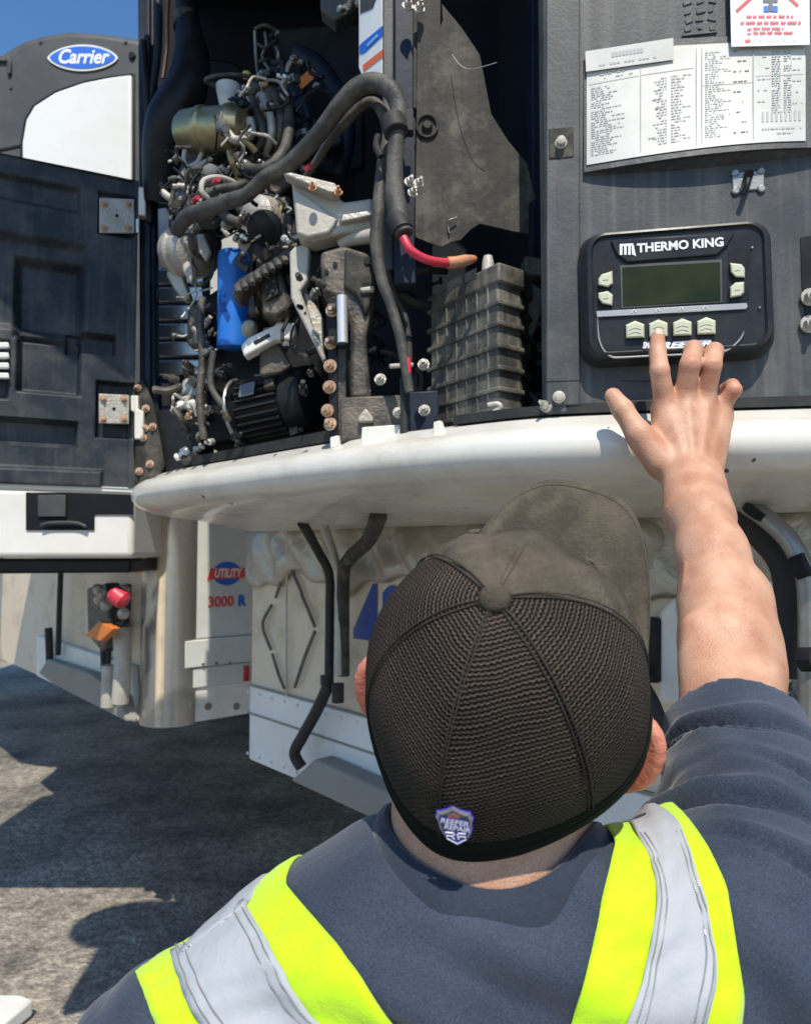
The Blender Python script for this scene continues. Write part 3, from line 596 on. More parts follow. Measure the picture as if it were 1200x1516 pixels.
# back skin and rim close the door
B = [[DP.uz(float(u), float(z), -0.06) for z in (0.150, 0.905)] for u in (-0.55, -0.002)]
mb.add([DP.uz(-0.55, .150, -.06), DP.uz(-.002, .150, -.06), DP.uz(-.002, .905, -.06), DP.uz(-.55, .905, -.06), DP.uz(-0.55, .150, .001), DP.uz(-.002, .150, .011), DP.uz(-.002, .905, .011), DP.uz(-.55, .905, .001)],
       [(0, 1, 2, 3), (0, 1, 5, 4), (1, 2, 6, 5), (2, 3, 7, 6), (3, 0, 4, 7)])
door = obj('service_door', mb, M['door'], RU, sharp=60, fixn=False)
mb = MB(); mb.box(DP.uz(-.276, .146, -.028), (0.556, .07, .012), Matrix.Rotation(math.radians(26.5), 3, 'Z')); obj('door_seal', mb, M['white'], door, bevel=.002)
for (x0, y0, x1, y1) in ((147, 293, 199, 345), (146, 583, 191, 627)):
    mb = MB(); mb.prism([DP.at(x, y, .004) for x, y in ((x0, y0), (x1, y0 + 2), (x1, y1 + 1), (x0, y1))], DP.N * .004)
    hp_ = obj('hinge_plate', mb, M['alu'], door, bevel=0.002)
    bolts('rusty_bolt', [(DP.at(x0 + (x1 - x0) * fx, y0 + (y1 - y0) * fy, .008), DP.N) for fx, fy in ((.14, .17), (.82, .17), (.14, .85), (.82, .85))], M['rust'], door, .0065, .005)
    mb = MB(); c = DP.at((x0 + x1) / 2, (y0 + y1) / 2, .0082); mb.lathe(c, c + DP.N * .0008, [(0, .004), (1, .004)], 12); obj('hinge_hole', mb, M['black'], door)
for k in range(4):
    mb = MB(); y = 508 + k * 15; mb.prism([DP.at(x, yy, .0) for x, yy in ((-40, y), (13, y), (15, y + 9), (-40, y + 8))], DP.N * .012); obj('vent_slat', mb, M['white'], door, bevel=.003)

# slatted side panel behind the left of the engine, blue box and tray
for k in range(6):
    fl('side_slat', [(226, 398 + k * 27), (300, 396 + k * 27), (302, 418 + k * 27), (226, 420 + k * 27)], 1.93, 0.02, M['corner'], .004)
fl('side_panel', [(224, 300), (310, 300), (310, 602), (224, 602)], 2.08, 0.01, M['navy'], 0)
fl('side_panel', [(228, 310), (246, 306), (268, 350), (262, 392), (228, 398)], 1.95, 0.01, M['rail'], .004, label='pale blue-grey side panel corner')
fl('lower_side_panel', [(226, 566), (292, 566), (300, 606), (226, 606)], 1.97, 0.02, mat('blue_box_paint', (0.03, 0.05, 0.16), .5), .004)
fl('lower_side_panel', [(240, 568), (252, 568), (252, 600), (240, 600)], 1.965, 0.004, M['rust'], .001, label='rusty strap across the blue box')
fl('battery_tray', [(228, 606), (300, 606), (300, 652), (292, 700), (236, 700)], 1.80, 0.12, M['black'], .006)

# --------- dark ducting upper left
tb('exhaust_duct', [(276, -60, 1.75), (277, 25, 1.75), (284, 85, 1.73), (276, 130, 1.72), (252, 175, 1.72), (243, 225, 1.74), (240, 300, 1.78)], [15, 17, 27, 31, 34, 32, 26], M['black'], 20)
tb('duct_collar', [(274, 22, 1.75), (276, 36, 1.75)], 19, M['panel'], 20, smooth=0)
tb('duct_ring', [(276, 37, 1.75), (276, 43, 1.75)], 20, M['rubber'], 20, smooth=0)
tb('refrigerant_pipe', [(252, -40, 1.70), (248, 20, 1.70), (247, 70, 1.70), (241, 116, 1.71)], 3.2, M['copper'])
tb('refrigerant_pipe', [(298, 120, 1.8), (297, 160, 1.8)], 3.2, M['copper'], smooth=0)
tb('hose', [(232, -40, 1.76), (235, 30, 1.76), (232, 90, 1.77), (222, 150, 1.78)], 6, M['navy'])
tb('hose', [(212, 60, 1.77), (217, 130, 1.77), (220, 210, 1.78), (222, 330, 1.78)], 5, M['black'])
fl('air_cleaner_housing', [(300, 84), (345, 88), (366, 104), (372, 150), (370, 240), (300, 240), (292, 120)], 1.95, 0.12, M['black'], .012)
fl('rear_cover', [(222, -120), (620, -120), (620, 420), (222, 300)], 2.02, 0.02, M['dark'], 0)
fl('fan_shroud', [(400, 40), (540, 30), (540, 250), (470, 260), (420, 170)], 1.68, 0.02, M['black'], .01)
fl('coil_frame', [(473, -60), (536, -60), (536, 0), (520, 14), (496, 30), (474, 12)], 1.4, 0.04, M['panel'], .004)
# lattice bracket of twisted linkage
rnd = random.Random(12)
for pth in ([(377, 45), (378, 70), (380, 98), (384, 118)], [(377, 42), (392, 37), (411, 46)], [(392, 48), (394, 66), (388, 84), (400, 104)], [(411, 47), (404, 60), (412, 78), (409, 108)], [(378, 62), (392, 70), (404, 62)], [(380, 92), (396, 88), (410, 96)]):
    tb('linkage_rod', [(x, y, 1.62 + rnd.uniform(-.02, .02)) for x, y in pth], 2.4, M['steel'] if rnd.random() < .5 else M['iron'], 7)
# ring loop and funnel
tb('wire_loop', [(342 + 38 * math.cos(a), 119 + 9 * math.sin(a), 1.58 + .04 * math.sin(a)) for a in [i * math.pi / 8 for i in range(17)]], 3, M['hose'], 8)
mb = MB(); mb.lathe(W(338, 128, 1.62), W(338, 162, 1.62), [(0, .028), (.1, .028), (1, .018)], 20); obj('filler_funnel', mb, M['side'], RU)
for x, y in ((365, 111), (391, 123)):
    mb = MB(); mb.lathe(W(x - 6, y, 1.56), W(x + 6, y, 1.56), [(0, .005), (.2, .009), (.8, .009), (1, .004)], 12); obj('yellow_plug', mb, M['yellow'], RU)
mb = MB(); mb.prism([W(x, y, 1.56) for x, y in ((440, 119), (459, 100), (471, 109), (446, 132))], (0, .004, 0)); obj('orange_label', mb, M['orange'], RU)
# canister
a = W(268, 196, 1.52); b = W(366, 188, 1.46)
mb = MB(); mb.lathe(a, b, [(0, .022), (.03, .036), (.1, .043), (.30, .045), (.34, .048), (.40, .048), (.43, .044), (.72, .044), (.76, .047), (.82, .047), (.86, .04), (.96, .034), (1, .02)], 36)
can = obj('receiver_canister', mb, M['brass'], RU)
mb = MB(); mb.lathe(W(331, 189, 1.425), W(334, 189, 1.37), [(0, .016), (.3, .014), (.5, .009), (1, .008)], 16); obj('canister_port', mb, M['steel'], can)
mb = MB(); p0 = W(316, 165, 1.47); mb.tube([W(316, 158, 1.47), W(319, 178, 1.427), W(321, 200, 1.425), W(318, 226, 1.46)], .0022, 6); obj('canister_strap', mb, M['black'], can)
tb('pipe_elbow', [(334, 192, 1.41), (346, 206, 1.40), (362, 206, 1.42), (372, 196, 1.44), (370, 178, 1.46)], 6.5, M['bracket'], 12)
tb('pipe_elbow', [(355, 205, 1.41), (368, 214, 1.42), (378, 224, 1.43)], 5, M['brass'], 12)
for p in ([(274, 220), (272, 236), (277, 252), (268, 266)], [(300, 222), (292, 240), (276, 250), (258, 276)], [(268, 262), (292, 246), (314, 234)], [(262, 270), (256, 286), (252, 306)]):
    tb('fuel_line', [(x, y, 1.50) for x, y in p], 3.6, M['bracket'] if p[0][0] != 262 else M['hose'], 8)
tb('pipe_elbow', [(340, 224, 1.45), (344, 238, 1.45), (350, 252, 1.46), (356, 270, 1.47)], 6, M['brass'], 10)
tb('wiring_loop', [(309, 293, 1.36), (299, 284, 1.35), (301, 268, 1.35), (318, 262, 1.36), (338, 266, 1.38), (352, 274, 1.4)], 4.2, M['bracket'], 10)
tb('hose', [(300, 290, 1.36), (322, 280, 1.36), (346, 276, 1.38), (364, 270, 1.4)], 6.5, M['hose'], 12)

# --------- main loom
tb('main_cable_loom', [(262, 342, 1.42), (276, 322, 1.38), (300, 312, 1.34), (335, 299, 1.31), (365, 288, 1.28), (392, 263, 1.25), (420, 248, 1.23), (450, 222, 1.20), (478, 190, 1.17), (504, 155, 1.14), (528, 130, 1.12), (553, 122, 1.11), (578, 133, 1.10), (591, 162, 1.10), (587, 200, 1.09), (584, 250, 1.09), (586, 300, 1.09), (598, 346, 1.08)],
   [10, 12, 12, 12, 11, 11, 12, 13, 13, 14, 14.5, 14.5, 14.5, 14, 13, 13, 16, 14], M['hose'], 16)
tb('second_cable_loom', [(452, 262, 1.27), (470, 236, 1.25), (490, 204, 1.22), (512, 180, 1.18), (534, 158, 1.16), (552, 151, 1.15), (566, 166, 1.14), (574, 200, 1.13), (566, 250, 1.13), (560, 310, 1.12), (557, 360, 1.12), (564, 410, 1.12), (578, 450, 1.12), (590, 490, 1.12), (598, 530, 1.12), (606, 580, 1.12)],
   [5, 6, 7, 8, 8, 8, 9, 9, 10, 10, 10, 9, 8, 8, 8, 7], M['hose'], 14)
tb('battery_cable', [(575, 400, 1.16), (586, 440, 1.18), (600, 470, 1.18), (606, 520, 1.14), (603, 560, 1.12)], 4.5, M['rubber'], 10)
tb('battery_cable', [(570, 430, 1.18), (592, 410, 1.17), (620, 400, 1.18), (660, 402, 1.22)], 5, M['rubber'], 10)
tb('battery_cable', [(580, 415, 1.2), (600, 440, 1.2), (630, 452, 1.22), (652, 448, 1.25)], 7, M['rubber'], 10)
mb = MB()
for i in range(3):
    pass
mb.lathe(W(581, 176, 1.095), W(587, 198, 1.085), [(0, .0165), (.06, .019), (.94, .019), (1, .0165)], 20)
mb.box(W(603, 182, 1.10), (.018, .02, .034)); mb.tube([W(560, 200, 1.1), W(557, 216, 1.1), W(564, 232, 1.1)], .006, 8)
obj('loom_clamp', mb, M['rubber'], RU, bevel=.001)
tb('loom_tape', [(586, 320, 1.088), (596, 342, 1.08)], 17, M['rubber'], 14, smooth=0)
tb('red_cable', [(597, 352, 1.075), (606, 368, 1.072), (622, 380, 1.078), (642, 387, 1.09), (664, 389, 1.11)], 6.8, M['red'], 14)
tb('cable_lug', [(662, 389, 1.11), (676, 388, 1.115), (690, 385, 1.125), (702, 383, 1.14)], [9, 9, 8.5, 5], M['lug'], 12)
tb('yellow_cable', [(410, 335, 1.40), (414, 312, 1.4), (420, 300, 1.4)], 3, M['yellow'], 8)
# --------- centre post and dusty sheet
fl('centre_post', [(566, -80), (583, -80), (583, 400), (566, 400)], 1.165, .03, M['panel'], .003)
fl('centre_post', [(583, -80), (617, -80), (616, 420), (583, 420)], 1.15, .05, M['navy'], .003)
fl('centre_post', [(612, -80), (619, -80), (617, 160), (611, 160)], 1.142, .01, M['sheet'], .001)
mb = MB(); mb.prism([W(x, y, 1.135) for x, y in ((619, -80), (652, -80), (652, 37), (655, 30), (654, 5), (683, 40), (710, 80), (727, 168), (752, 208), (780, 241), (788, 275), (794, 294), (783, 301), (783, 346), (762, 343), (741, 338), (710, 331), (696, 340), (682, 355), (668, 358), (654, 366), (632, 358), (614, 350))], (0, .003, 0))
sh = obj('dusty_sheet', mb, M['sheet'], RU, bevel=.0008)
mb = MB(); c = W(632, 186, 1.132)
mb.tube([c + Vector((.016 * math.cos(t), 0, .018 * math.sin(t))) for t in [i * math.pi / 8 for i in range(17)]], .0022, 8); mb.lathe(c, c + Vector((0, -.005, 0)), [(0, .009), (1, .006)], 14); obj('grommet', mb, M['sheet'], sh)
mb = MB(); mb.tube([W(676, 322, 1.128), W(665, 326, 1.126), (W(663, 332, 1.13)), W(665, 345, 1.131)], .0016, 7); obj('clip_hook', mb, M['steel'], sh)
tb('loose_fibre', [(669, 80, 1.12), (680, 95, 1.1), (695, 102, 1.08), (715, 98, 1.06), (735, 92, 1.05)], .6, M['bracket'], 5)
bolts('pale_bolt', [(W(x, y, 1.12), (.2, -1, .3)) for x, y in ((603, 10), (620, 14))], M['alu'], RU, .0065, .008)
bolts('pale_bolt', [(W(x, y, 1.085), (.3, -1, .2)) for x, y in ((605, 270), (619, 272), (610, 286))], M['alu'], RU, .0055, .007)
fl('inner_wall', [(640, -80), (812, -80), (812, 620), (640, 620)], 1.62, .02, M['dark'], 0)
fl('inner_post', [(786, -80), (806, -80), (806, 607), (788, 607)], 1.30, .05, M['navy'], .004)
# striped label on the inner side of the post
LP = Plane(*W(566, 60, 1.165).xy, 78)
a = math.radians(-62); LP.T = Vector((math.cos(a), math.sin(a), 0)); LP.N = Vector((math.sin(a), -math.cos(a), 0))
def lbl(pts, off, th=.0006): return [LP.at(x, y, off) for x, y in pts]
mb = MB(); mb.prism(lbl([(532, -70), (566, -70), (566, 118), (537, 112), (532, 100)], 0), LP.N * .001, 0)
mb.prism(lbl([(532, 67), (537, 62), (566, 38), (566, 53), (540, 78), (532, 80)], .0012), LP.N * .0005, 1)
mb.prism(lbl([(537, 96), (566, 73), (566, 84), (538, 106)], .0012), LP.N * .0005, 2)
mb.prism(lbl([(533, 20), (552, 12), (556, 0), (566, -20), (566, -60), (533, -50)], .0012), LP.N * .0005, 3)
mb.prism(lbl([(542, 66), (558, 50), (560, 53), (544, 69)], .002), LP.N * .0005, 4)
obj('striped_label', mb, [M['letter'], M['blueink'], M['orangeink'], M['shell'], mat('pale_blue_ink', (.2, .45, .8))], RU, flat=True)
fl('label_backing', [(533, -80), (567, -80), (567, 130), (540, 120), (533, 104)], 1.24, .01, M['navy'], .0)

# --------- battery: lifts out, so a thing of its own
BT = thing('battery', 'dusty black ribbed battery case with a red cable beside the keypad panel', 'battery', W(710, 605, 1.28))
def bq(inset=0, z=0):
    if inset == -.0035: inset = -.003
    q = [(.043 * .9, 1.37 * .9), (.153 * .9, 1.20 * .9), (.198 * .9, 1.235 * .9), (.235 * .9, 1.33 * .9), (.12 * .9, 1.50 * .9)]
    c = Vector((.14 * .9, 1.33 * .9, 0)); return [Vector((x, y, 0)) + (c - Vector((x, y, 0))).normalized() * inset for x, y in q]
def lev(q, z): return [Vector((p.x, p.y, Z(z))) for p in q]
mb = MB(); mb.prism(lev(bq(.004), .187), (0, 0, .224)); bc = obj('case', mb, M['battery'], BT, bevel=.004)
mb = MB(); mb.prism(lev(bq(-.004), .400), (0, 0, .030)); obj('lid', mb, M['battery'], BT, bevel=.004)
mb = MB()
for z in (.206, .236, .268, .301, .335, .367): mb.prism(lev(bq(-.0035), z), (0, 0, .0075))
obj('case_rib', mb, M['battery'], BT, bevel=.0015)
mb = MB()
for f in (.12, .27, .42, .57, .72, .87):
    A, B2 = bq(.0035)[0], bq(.0035)[1]; p = A.lerp(B2, f); mb.box((p.x, p.y, Z(.297)), (.004, .004, .215), Matrix.Rotation(math.atan2(-.17, .11), 3, 'Z'))
obj('upright_rib', mb, M['battery'], BT, bevel=.001)
mb = MB(); mb.prism([W(x, y, 1.17) for x, y in ((776, 378), (806, 382), (806, 408), (790, 408), (776, 400))], (0, .05, 0)); obj('clamp_block', mb, M['battery'], BT, bevel=.003)
mb = MB(); mb.prism([W(x, y, 1.17) for x, y in ((778, 412), (806, 430), (800, 470), (788, 500), (782, 540), (784, 575), (800, 590), (800, 612), (774, 612))], (0, .03, 0)); obj('hold_down', mb, M['battery'], BT, bevel=.004)
mb = MB(); c = W(722, 382, 1.13); mb.lathe(c - Vector((0, 0, .02)), c + Vector((0, 0, .003)), [(0, .010), (.6, .009), (1, .007)], 16); obj('terminal', mb, M['bracket'], BT)
mb = MB(); mb.tube([W(722, 600, 1.05), W(736, 598, 1.045), W(740, 604, 1.045), W(728, 612, 1.05)], .004, 8); obj('handle', mb, M['bracket'], BT)
mb = MB(); mb.prism([W(x, y, 1.115) for x, y in ((662, 418), (682, 406), (682, 420), (662, 432))], (0, .003, 0)); obj('vent_slot', mb, M['black'], BT); mb = MB(); mb.prism([W(x, y, 1.09) for x, y in ((688, 405), (705, 396), (705, 412), (688, 418))], (0, .003, 0)); obj('vent_slot', mb, M['black'], BT)

# --------- castings and brackets in the middle
fl('cast_bracket', [(430, 258), (452, 264), (491, 277), (508, 298), (552, 292), (552, 340), (504, 345), (462, 356), (441, 352), (434, 300)], 1.22, .05, M['bracket'], .006, seg=3)
fl('cast_bracket', [(434, 276), (470, 300), (500, 325), (487, 345), (455, 352), (438, 345)], 1.212, .012, M['bracket'], .005, seg=3)
fl('cast_rib', [(500, 318), (552, 310), (552, 318), (504, 328)], 1.205, .02, M['alu'], .002)
fl('bracket_top', [(418, 256), (430, 254), (496, 270), (502, 282), (490, 286), (440, 266)], 1.19, .03, M['alu'], .003)
bolts('red_tipped_bolt', [(W(x, y, 1.185), (0, -1, .6)) for x, y in ((463, 279), (501, 286))], M['lug'], RU, .005, .006)
tb('cast_pipe', [(505, 362, 1.25), (520, 354, 1.24), (552, 349, 1.22)], 11, M['bracket'], 16)
fl('bent_bracket', [(428, 372), (436, 364), (454, 360), (458, 366), (455, 416), (444, 430), (482, 530), (478, 536), (430, 440)], 1.25, .03, M['bracket'], .004)
fl('bent_bracket', [(446, 428), (458, 436), (478, 470), (480, 525), (460, 485)], 1.275, .02, M['alu'], .004)
fl('gearbox_casting', [(473, 372), (508, 362), (546, 374), (557, 415), (553, 445), (542, 500), (550, 590), (516, 590), (518, 480), (500, 440), (476, 434)], 1.215, .06, M['iron'], .008, seg=3)
fl('gearbox_casting', [(510, 366), (546, 378), (556, 415), (550, 445), (540, 470), (530, 440), (508, 424)], 1.205, .02, M['sheet'], .006, seg=3)
mb = MB()
for x, y, r in ((544, 386, .006), (483, 402, .004), (496, 391, .004), (543, 424, .008)): c = W(x, y, 1.203 if x > 500 else 1.213); mb.lathe(c, c + Vector((0, -.0012, 0)), [(0, r), (1, r)], 16)
obj('bolt_hole', mb, M['black'], RU)
fl('casting_lip', [(532, 425), (554, 422), (554, 431), (534, 432)], 1.198, .01, M['bracket'], .003)
tb('bright_tube', [(506, 438, 1.175), (507, 508, 1.175)], 8, M['chrome'], 20, smooth=0)
tb('tube_end', [(507, 508, 1.175), (507, 512, 1.175)], 7, M['black'], 16, smooth=0)
fl('bolt_strip', [(484, 440), (498, 438), (501, 645), (488, 648)], 1.20, .012, M['black'], .002)
fl('bolt_strip', [(498, 515), (512, 515), (512, 650), (500, 650)], 1.205, .03, M['iron'], .002)
for x, y in ((492, 460), (490, 508), (489, 542), (488, 573), (485, 608), (489, 628)):
    mb = MB(); mb.bolt(W(x, y, 1.198), (-.25 + .1 * math.sin(y), -1, .1 + .15 * math.cos(y * 2)), .0078, .008); obj('flange_bolt', mb, M['rust'], RU)
for x, y in ((495, 455), (493, 504)): 
    mb = MB(); mb.lathe(W(x - 9, y, 1.19), W(x + 4, y, 1.185), [(0, .006), (1, .007)], 10); obj('flange_bolt', mb, M['iron'], RU)
fl('mounting_plate', [(502, 588), (596, 584), (598, 640), (504, 655)], 1.20, .02, M['iron'], .003)
fl('mounting_plate', [(604, 580), (648, 577), (650, 608), (642, 640), (606, 640)], 1.17, .02, M['navy'], .003)
fl('mount_cover', [(516, 532), (534, 530), (534, 588), (516, 588)], 1.22, .03, M['iron'], .004)
bolts('pale_bolt', [(W(x, y, d), (-.1, -1, .15)) for x, y, d in ((563, 562, 1.14), (627, 540, 1.12), (628, 608, 1.145), (590, 611, 1.15))], M['alu'], RU, .0065, .008)
tb('threaded_rod', [(597, 560, 1.15), (598, 600, 1.14), (598, 650, 1.14)], 6, M['rubber'], 10, smooth=0)
fl('clamp_bar', [(576, 538), (612, 536), (612, 542), (576, 544)], 1.12, .01, M['alu'], .002)
tb('red_clamp', [(603, 530, 1.118), (604, 552, 1.118)], 5, M['red'], 10, smooth=0)
fl('bearing_foot', [(529, 618), (541, 604), (553, 618), (553, 624), (530, 624)], 1.185, .02, M['alu'], .002)
# --------- right of battery: clips
for yy in (485, 541, 588):
    mb = MB(); mb.tube([W(786, yy, 1.27), W(796, yy - 3, 1.265), W(806, yy - 4, 1.265)], .005, 8); obj('panel_clip', mb, M['steel'], RU)
bolts('pale_bolt', [(W(801, 514, 1.26), (-.5, -1, .1)), (W(809, 602, 1.0), (-.7, -1, .2))], M['alu'], RU, .006, .01)

# --------- electric motor
ma = W(360, 612, 1.50); mbv = W(472, 588, 1.44); ax = (mbv - ma).normalized()
mb = MB(); mb.lathe(ma, mbv, [(0, .045), (.02, .062), (.06, .064), (.08, .052), (.66, .052), (.68, .066), (.72, .068), (.93, .066), (.98, .055), (1, .03)], 40); mot = obj('electric_motor', mb, M['black'], RU)
up = Vector((0, 0, 1)); rt = ax.cross(up).normalized(); up = rt.cross(ax)
for k in range(26):
    g_ = 2 * math.pi * k / 26; dr = up * math.cos(g_) + rt * math.sin(g_)
    tng = ax.cross(dr); c0_ = ma + (mbv - ma) * .37 + dr * .058
    mb = MB(); Rm = Matrix((ax, tng, dr)).transposed(); mb.box(c0_, ((mbv - ma).length * .54, .0028, .016), Rm); obj('cooling_fin', mb, M['rubber'], mot)
mb = MB(); ring = [ma + (mbv - ma) * .0 + (up * math.cos(t) + rt * math.sin(t)) * .068 for t in [i * math.pi / 12 for i in range(25)]]; mb.tube(ring, .004, 8, smooth=0); obj('motor_ring', mb, M['steel'], mot)
dr = (-rt if rt.y > 0 else rt); dn = (dr * .92 + up * .39).normalized(); tng = ax.cross(dn)
mb = MB(); Rm = Matrix((ax, tng, dn)).transposed(); c = ma + (mbv - ma) * .30 + dn * .0685; mb.box(c, (.034, .030, .003), Rm)
obj('motor_nameplate', mb, M['steel'], mot, bevel=.001)
mb = MB()
for r_ in range(4): mb.box(c + dn * .0018 + tng * (r_ - 1.5) * .006, (.024, .0018, .0006), Rm)
obj('nameplate_print', mb, M['darkink'], mot)
mb = MB(); mb.box(ma + (mbv - ma) * .60 + dn * .066, (.022, .02, .02), Rm); obj('motor_terminal', mb, M['iron'], mot, bevel=.003)
fl('motor_cradle', [(346, 580), (354, 562), (360, 562), (354, 582), (353, 622), (358, 648), (351, 652), (346, 615)], 1.50, .01, M['iron'], .002)
# --------- oil filter, cap and pale bracket
mb = MB(); mb.lathe(W(346, 372, 1.50), W(346, 517, 1.52), [(0, .026), (.015, .031), (.06, .033), (.90, .0335), (.95, .035), (.98, .034), (1, .026)], 40); of = obj('oil_filter', mb, M['blue'], RU)
mb = MB()
def on_cyl(px, py, txt, size):
    pass
vs, fs = text_geo('FILTER', .022, .0008)
cc = W(346, 445, 1.51)
# lettering runs up the can, wrapped on its surface
mb.add([cc + Vector((math.sin(-.55 + v.y / .0342 * 1.0) * .0343, -math.cos(-.55 + v.y / .0342) * .0343, v.x)) for v in vs], fs)
obj('filter_lettering', mb, mat('dark_blue_ink', (.01, .07, .35), .4), of, flat=True, fixn=False)
mb = MB(); mb.lathe(W(369, 489, 1.45), W(371, 481, 1.41), [(0, .016), (.5, .016), (.8, .012), (1, .006)], 20); obj('pale_cap', mb, M['bracket'], RU)
fl('pale_bracket', [(356, 512), (366, 500), (404, 482), (412, 475), (436, 478), (438, 492), (432, 503), (408, 502), (368, 524), (361, 528)], 1.36, .035, M['rail'], .004, seg=3)
fl('bracket_slot', [(374, 506), (398, 493), (400, 498), (378, 510)], 1.359, .004, M['black'], .0)
mb = MB(); mb.lathe(W(424, 506, 1.37), W(424, 513, 1.37), [(0, .008), (1, .008)], 8); obj('bracket_bolt', mb, M['steel'], RU)
fl('black_stay', [(384, 520), (410, 505), (432, 540), (416, 552), (384, 556)], 1.385, .02, M['iron'], .004)
# --------- control box and toothed bar
fl('control_box', [(384, 405), (406, 388), (418, 398), (432, 452), (410, 470), (388, 466)], 1.33, .07, M['iron'], .008, seg=3)
fl('cover_plate', [(389, 410), (409, 402), (413, 435), (392, 447)], 1.322, .008, M['sheet'], .003)
bolts('cover_rivet', [(W(x, y, 1.321), (0, -1, 0)) for x, y in ((398, 412), (406, 418), (396, 426), (404, 432), (400, 440))], M['iron'], RU, .003, .003, False)
pts = [(345, 424), (352, 412), (380, 396), (400, 382), (420, 368), (438, 356), (446, 362), (430, 378), (404, 396), (384, 410), (362, 430), (352, 444), (344, 440)]
fl('rocker_cover', pts, 1.32, .05, M['iron'], .005)
for k in range(9):
    t = k / 8; mb = MB(); mb.lathe(W(350 + 78 * t, 424 - 52 * t, 1.315), W(354 + 80 * t, 433 - 52 * t, 1.30), [(0, .006), (.7, .008), (1, .005)], 10); obj('cover_stud', mb, M['hose'], RU)
fl('engine_block', [(372, 300), (430, 285), (440, 360), (380, 400), (385, 470), (360, 470), (372, 380)], 1.50, .12, M['iron'], .01)
fl('engine_block', [(300, 440), (330, 420), (470, 420), (480, 640), (300, 660)], 1.62, .15, M['black'], .01)
mb = MB(); mb.lathe(W(396, 324, 1.38), W(372, 314, 1.34), [(0, .03), (.2, .04), (.7, .036), (1, .014)], 24); obj('pulley', mb, M['alu'], RU)
mb = MB(); mb.lathe(W(392, 338, 1.34), W(392, 338, 1.30), [(0, .03), (.2, .033), (.5, .026), (.8, .03), (1, .012)], 24); obj('pulley', mb, M['black'], RU)
# --------- alternator castings on the left
mb = MB(); mb.lathe(W(262, 372, 1.62), W(300, 372, 1.54), [(0, .03), (.1, .052), (.35, .056), (.4, .050), (.6, .050), (.66, .058), (.9, .052), (1, .028)], 32); alt = obj('alternator', mb, M['alu'], RU)
mb = MB(); mb.lathe(W(298, 360, 1.53), W(309, 360, 1.50), [(0, .030), (.3, .034), (.5, .026), (.7, .034), (1, .018)], 24); obj('alternator_pulley', mb, M['iron'], alt)
tb('drive_belt', [(298, 338, 1.50), (285, 380, 1.50), (292, 420, 1.5), (312, 410, 1.5), (318, 370, 1.5), (308, 336, 1.5), (298, 338, 1.5)], 2.5, M['rubber'], 6)
fl('alternator_bracket', [(250, 395), (268, 400), (282, 440), (272, 445), (256, 425), (245, 405)], 1.60, .03, M['alu'], .005)
fl('alternator_bracket', [(262, 360), (276, 352), (290, 400), (282, 420), (270, 400)], 1.53, .02, M['bracket'], .005)
fl('tensioner_arm', [(290, 345), (300, 340), (312, 372), (304, 386), (294, 372)], 1.48, .015, M['bracket'], .004)
# --------- larger dusty masses behind the small parts
fl('cylinder_head', [(352, 232), (420, 196), (438, 214), (442, 262), (400, 300), (352, 312), (340, 276)], 1.50, .10, M['iron'], .01, seg=3)
fl('valve_cover', [(356, 150), (400, 120), (426, 140), (424, 196), (380, 226), (352, 226)], 1.56, .09, M['iron'], .012, seg=3)
fl('timing_cover', [(268, 232), (330, 214), (348, 250), (338, 330), (300, 352), (262, 330), (254, 280)], 1.57, .06, M['iron'], .012, seg=3)
for k in range(3):
    tb('intake_runner', [(372 + k * 16, 146 - k * 5, 1.50), (384 + k * 15, 172 - k * 4, 1.47), (388 + k * 14, 204 - k * 5, 1.47), (376 + k * 16, 236 - k * 7, 1.50)], 6.5, M['alu'] if k == 1 else M['iron'], 12)
tb('coolant_hose', [(352, 232, 1.45), (372, 250, 1.42), (398, 246, 1.40), (420, 222, 1.41), (428, 186, 1.45), (424, 150, 1.5)], 8, M['hose'], 14)
tb('coolant_hose', [(318, 300, 1.42), (336, 322, 1.40), (360, 330, 1.38), (384, 318, 1.37)], 8, M['hose'], 14)
tb('coolant_hose', [(440, 80, 1.60), (470, 96, 1.58), (500, 140, 1.56), (512, 200, 1.56), (500, 260, 1.58)], 14, M['navy'], 16)
tb('coolant_hose', [(420, 110, 1.58), (444, 150, 1.55), (452, 200, 1.54), (446, 240, 1.55)], 10, M['navy'], 16)
fl('relay_box', [(470, 176), (500, 168), (508, 210), (478, 222)], 1.48, .05, M['navy'], .006)
fl('relay_box', [(428, 150), (452, 140), (462, 172), (438, 184)], 1.52, .04, M['navy'], .006)
tb('hose_clamp', [(449, 196, 1.54), (451, 204, 1.54)], 11.5, M['steel'], 16, smooth=0)
tb('drive_belt', [(306, 244, 1.44), (330, 262, 1.43), (336, 300, 1.42), (318, 330, 1.43), (288, 320, 1.44), (282, 276, 1.45), (306, 244, 1.44)], 3, M['rubber'], 6)
mb = MB(); mb.lathe(W(312, 258, 1.47), W(313, 259, 1.43), [(0, .012), (.15, .020), (.4, .020), (.5, .014), (.7, .020), (.9, .020), (1, .008)], 22); obj('idler_pulley', mb, M['steel'], RU)
mb = MB(); mb.lathe(W(308, 318, 1.47), W(309, 319, 1.42), [(0, .014), (.15, .026), (.4, .026), (.5, .018), (.7, .026), (.9, .026), (1, .008)], 26); obj('idler_pulley', mb, M['iron'], RU)
tb('charge_pipe', [(300, 440, 1.50), (296, 480, 1.50), (300, 530, 1.50), (296, 590, 1.50), (302, 650, 1.5)], 6, M['iron'], 12)
tb('charge_pipe', [(316, 520, 1.48), (312, 570, 1.48), (330, 600, 1.47)], 5, M['hose'], 12)
fl('pump_body', [(276, 452), (300, 444), (308, 500), (296, 520), (274, 508)], 1.57, .05, M['iron'], .01, seg=3)
fl('pump_body', [(268, 560), (300, 552), (306, 600), (286, 612), (266, 600)], 1.60, .05, M['alu'], .01, seg=3)
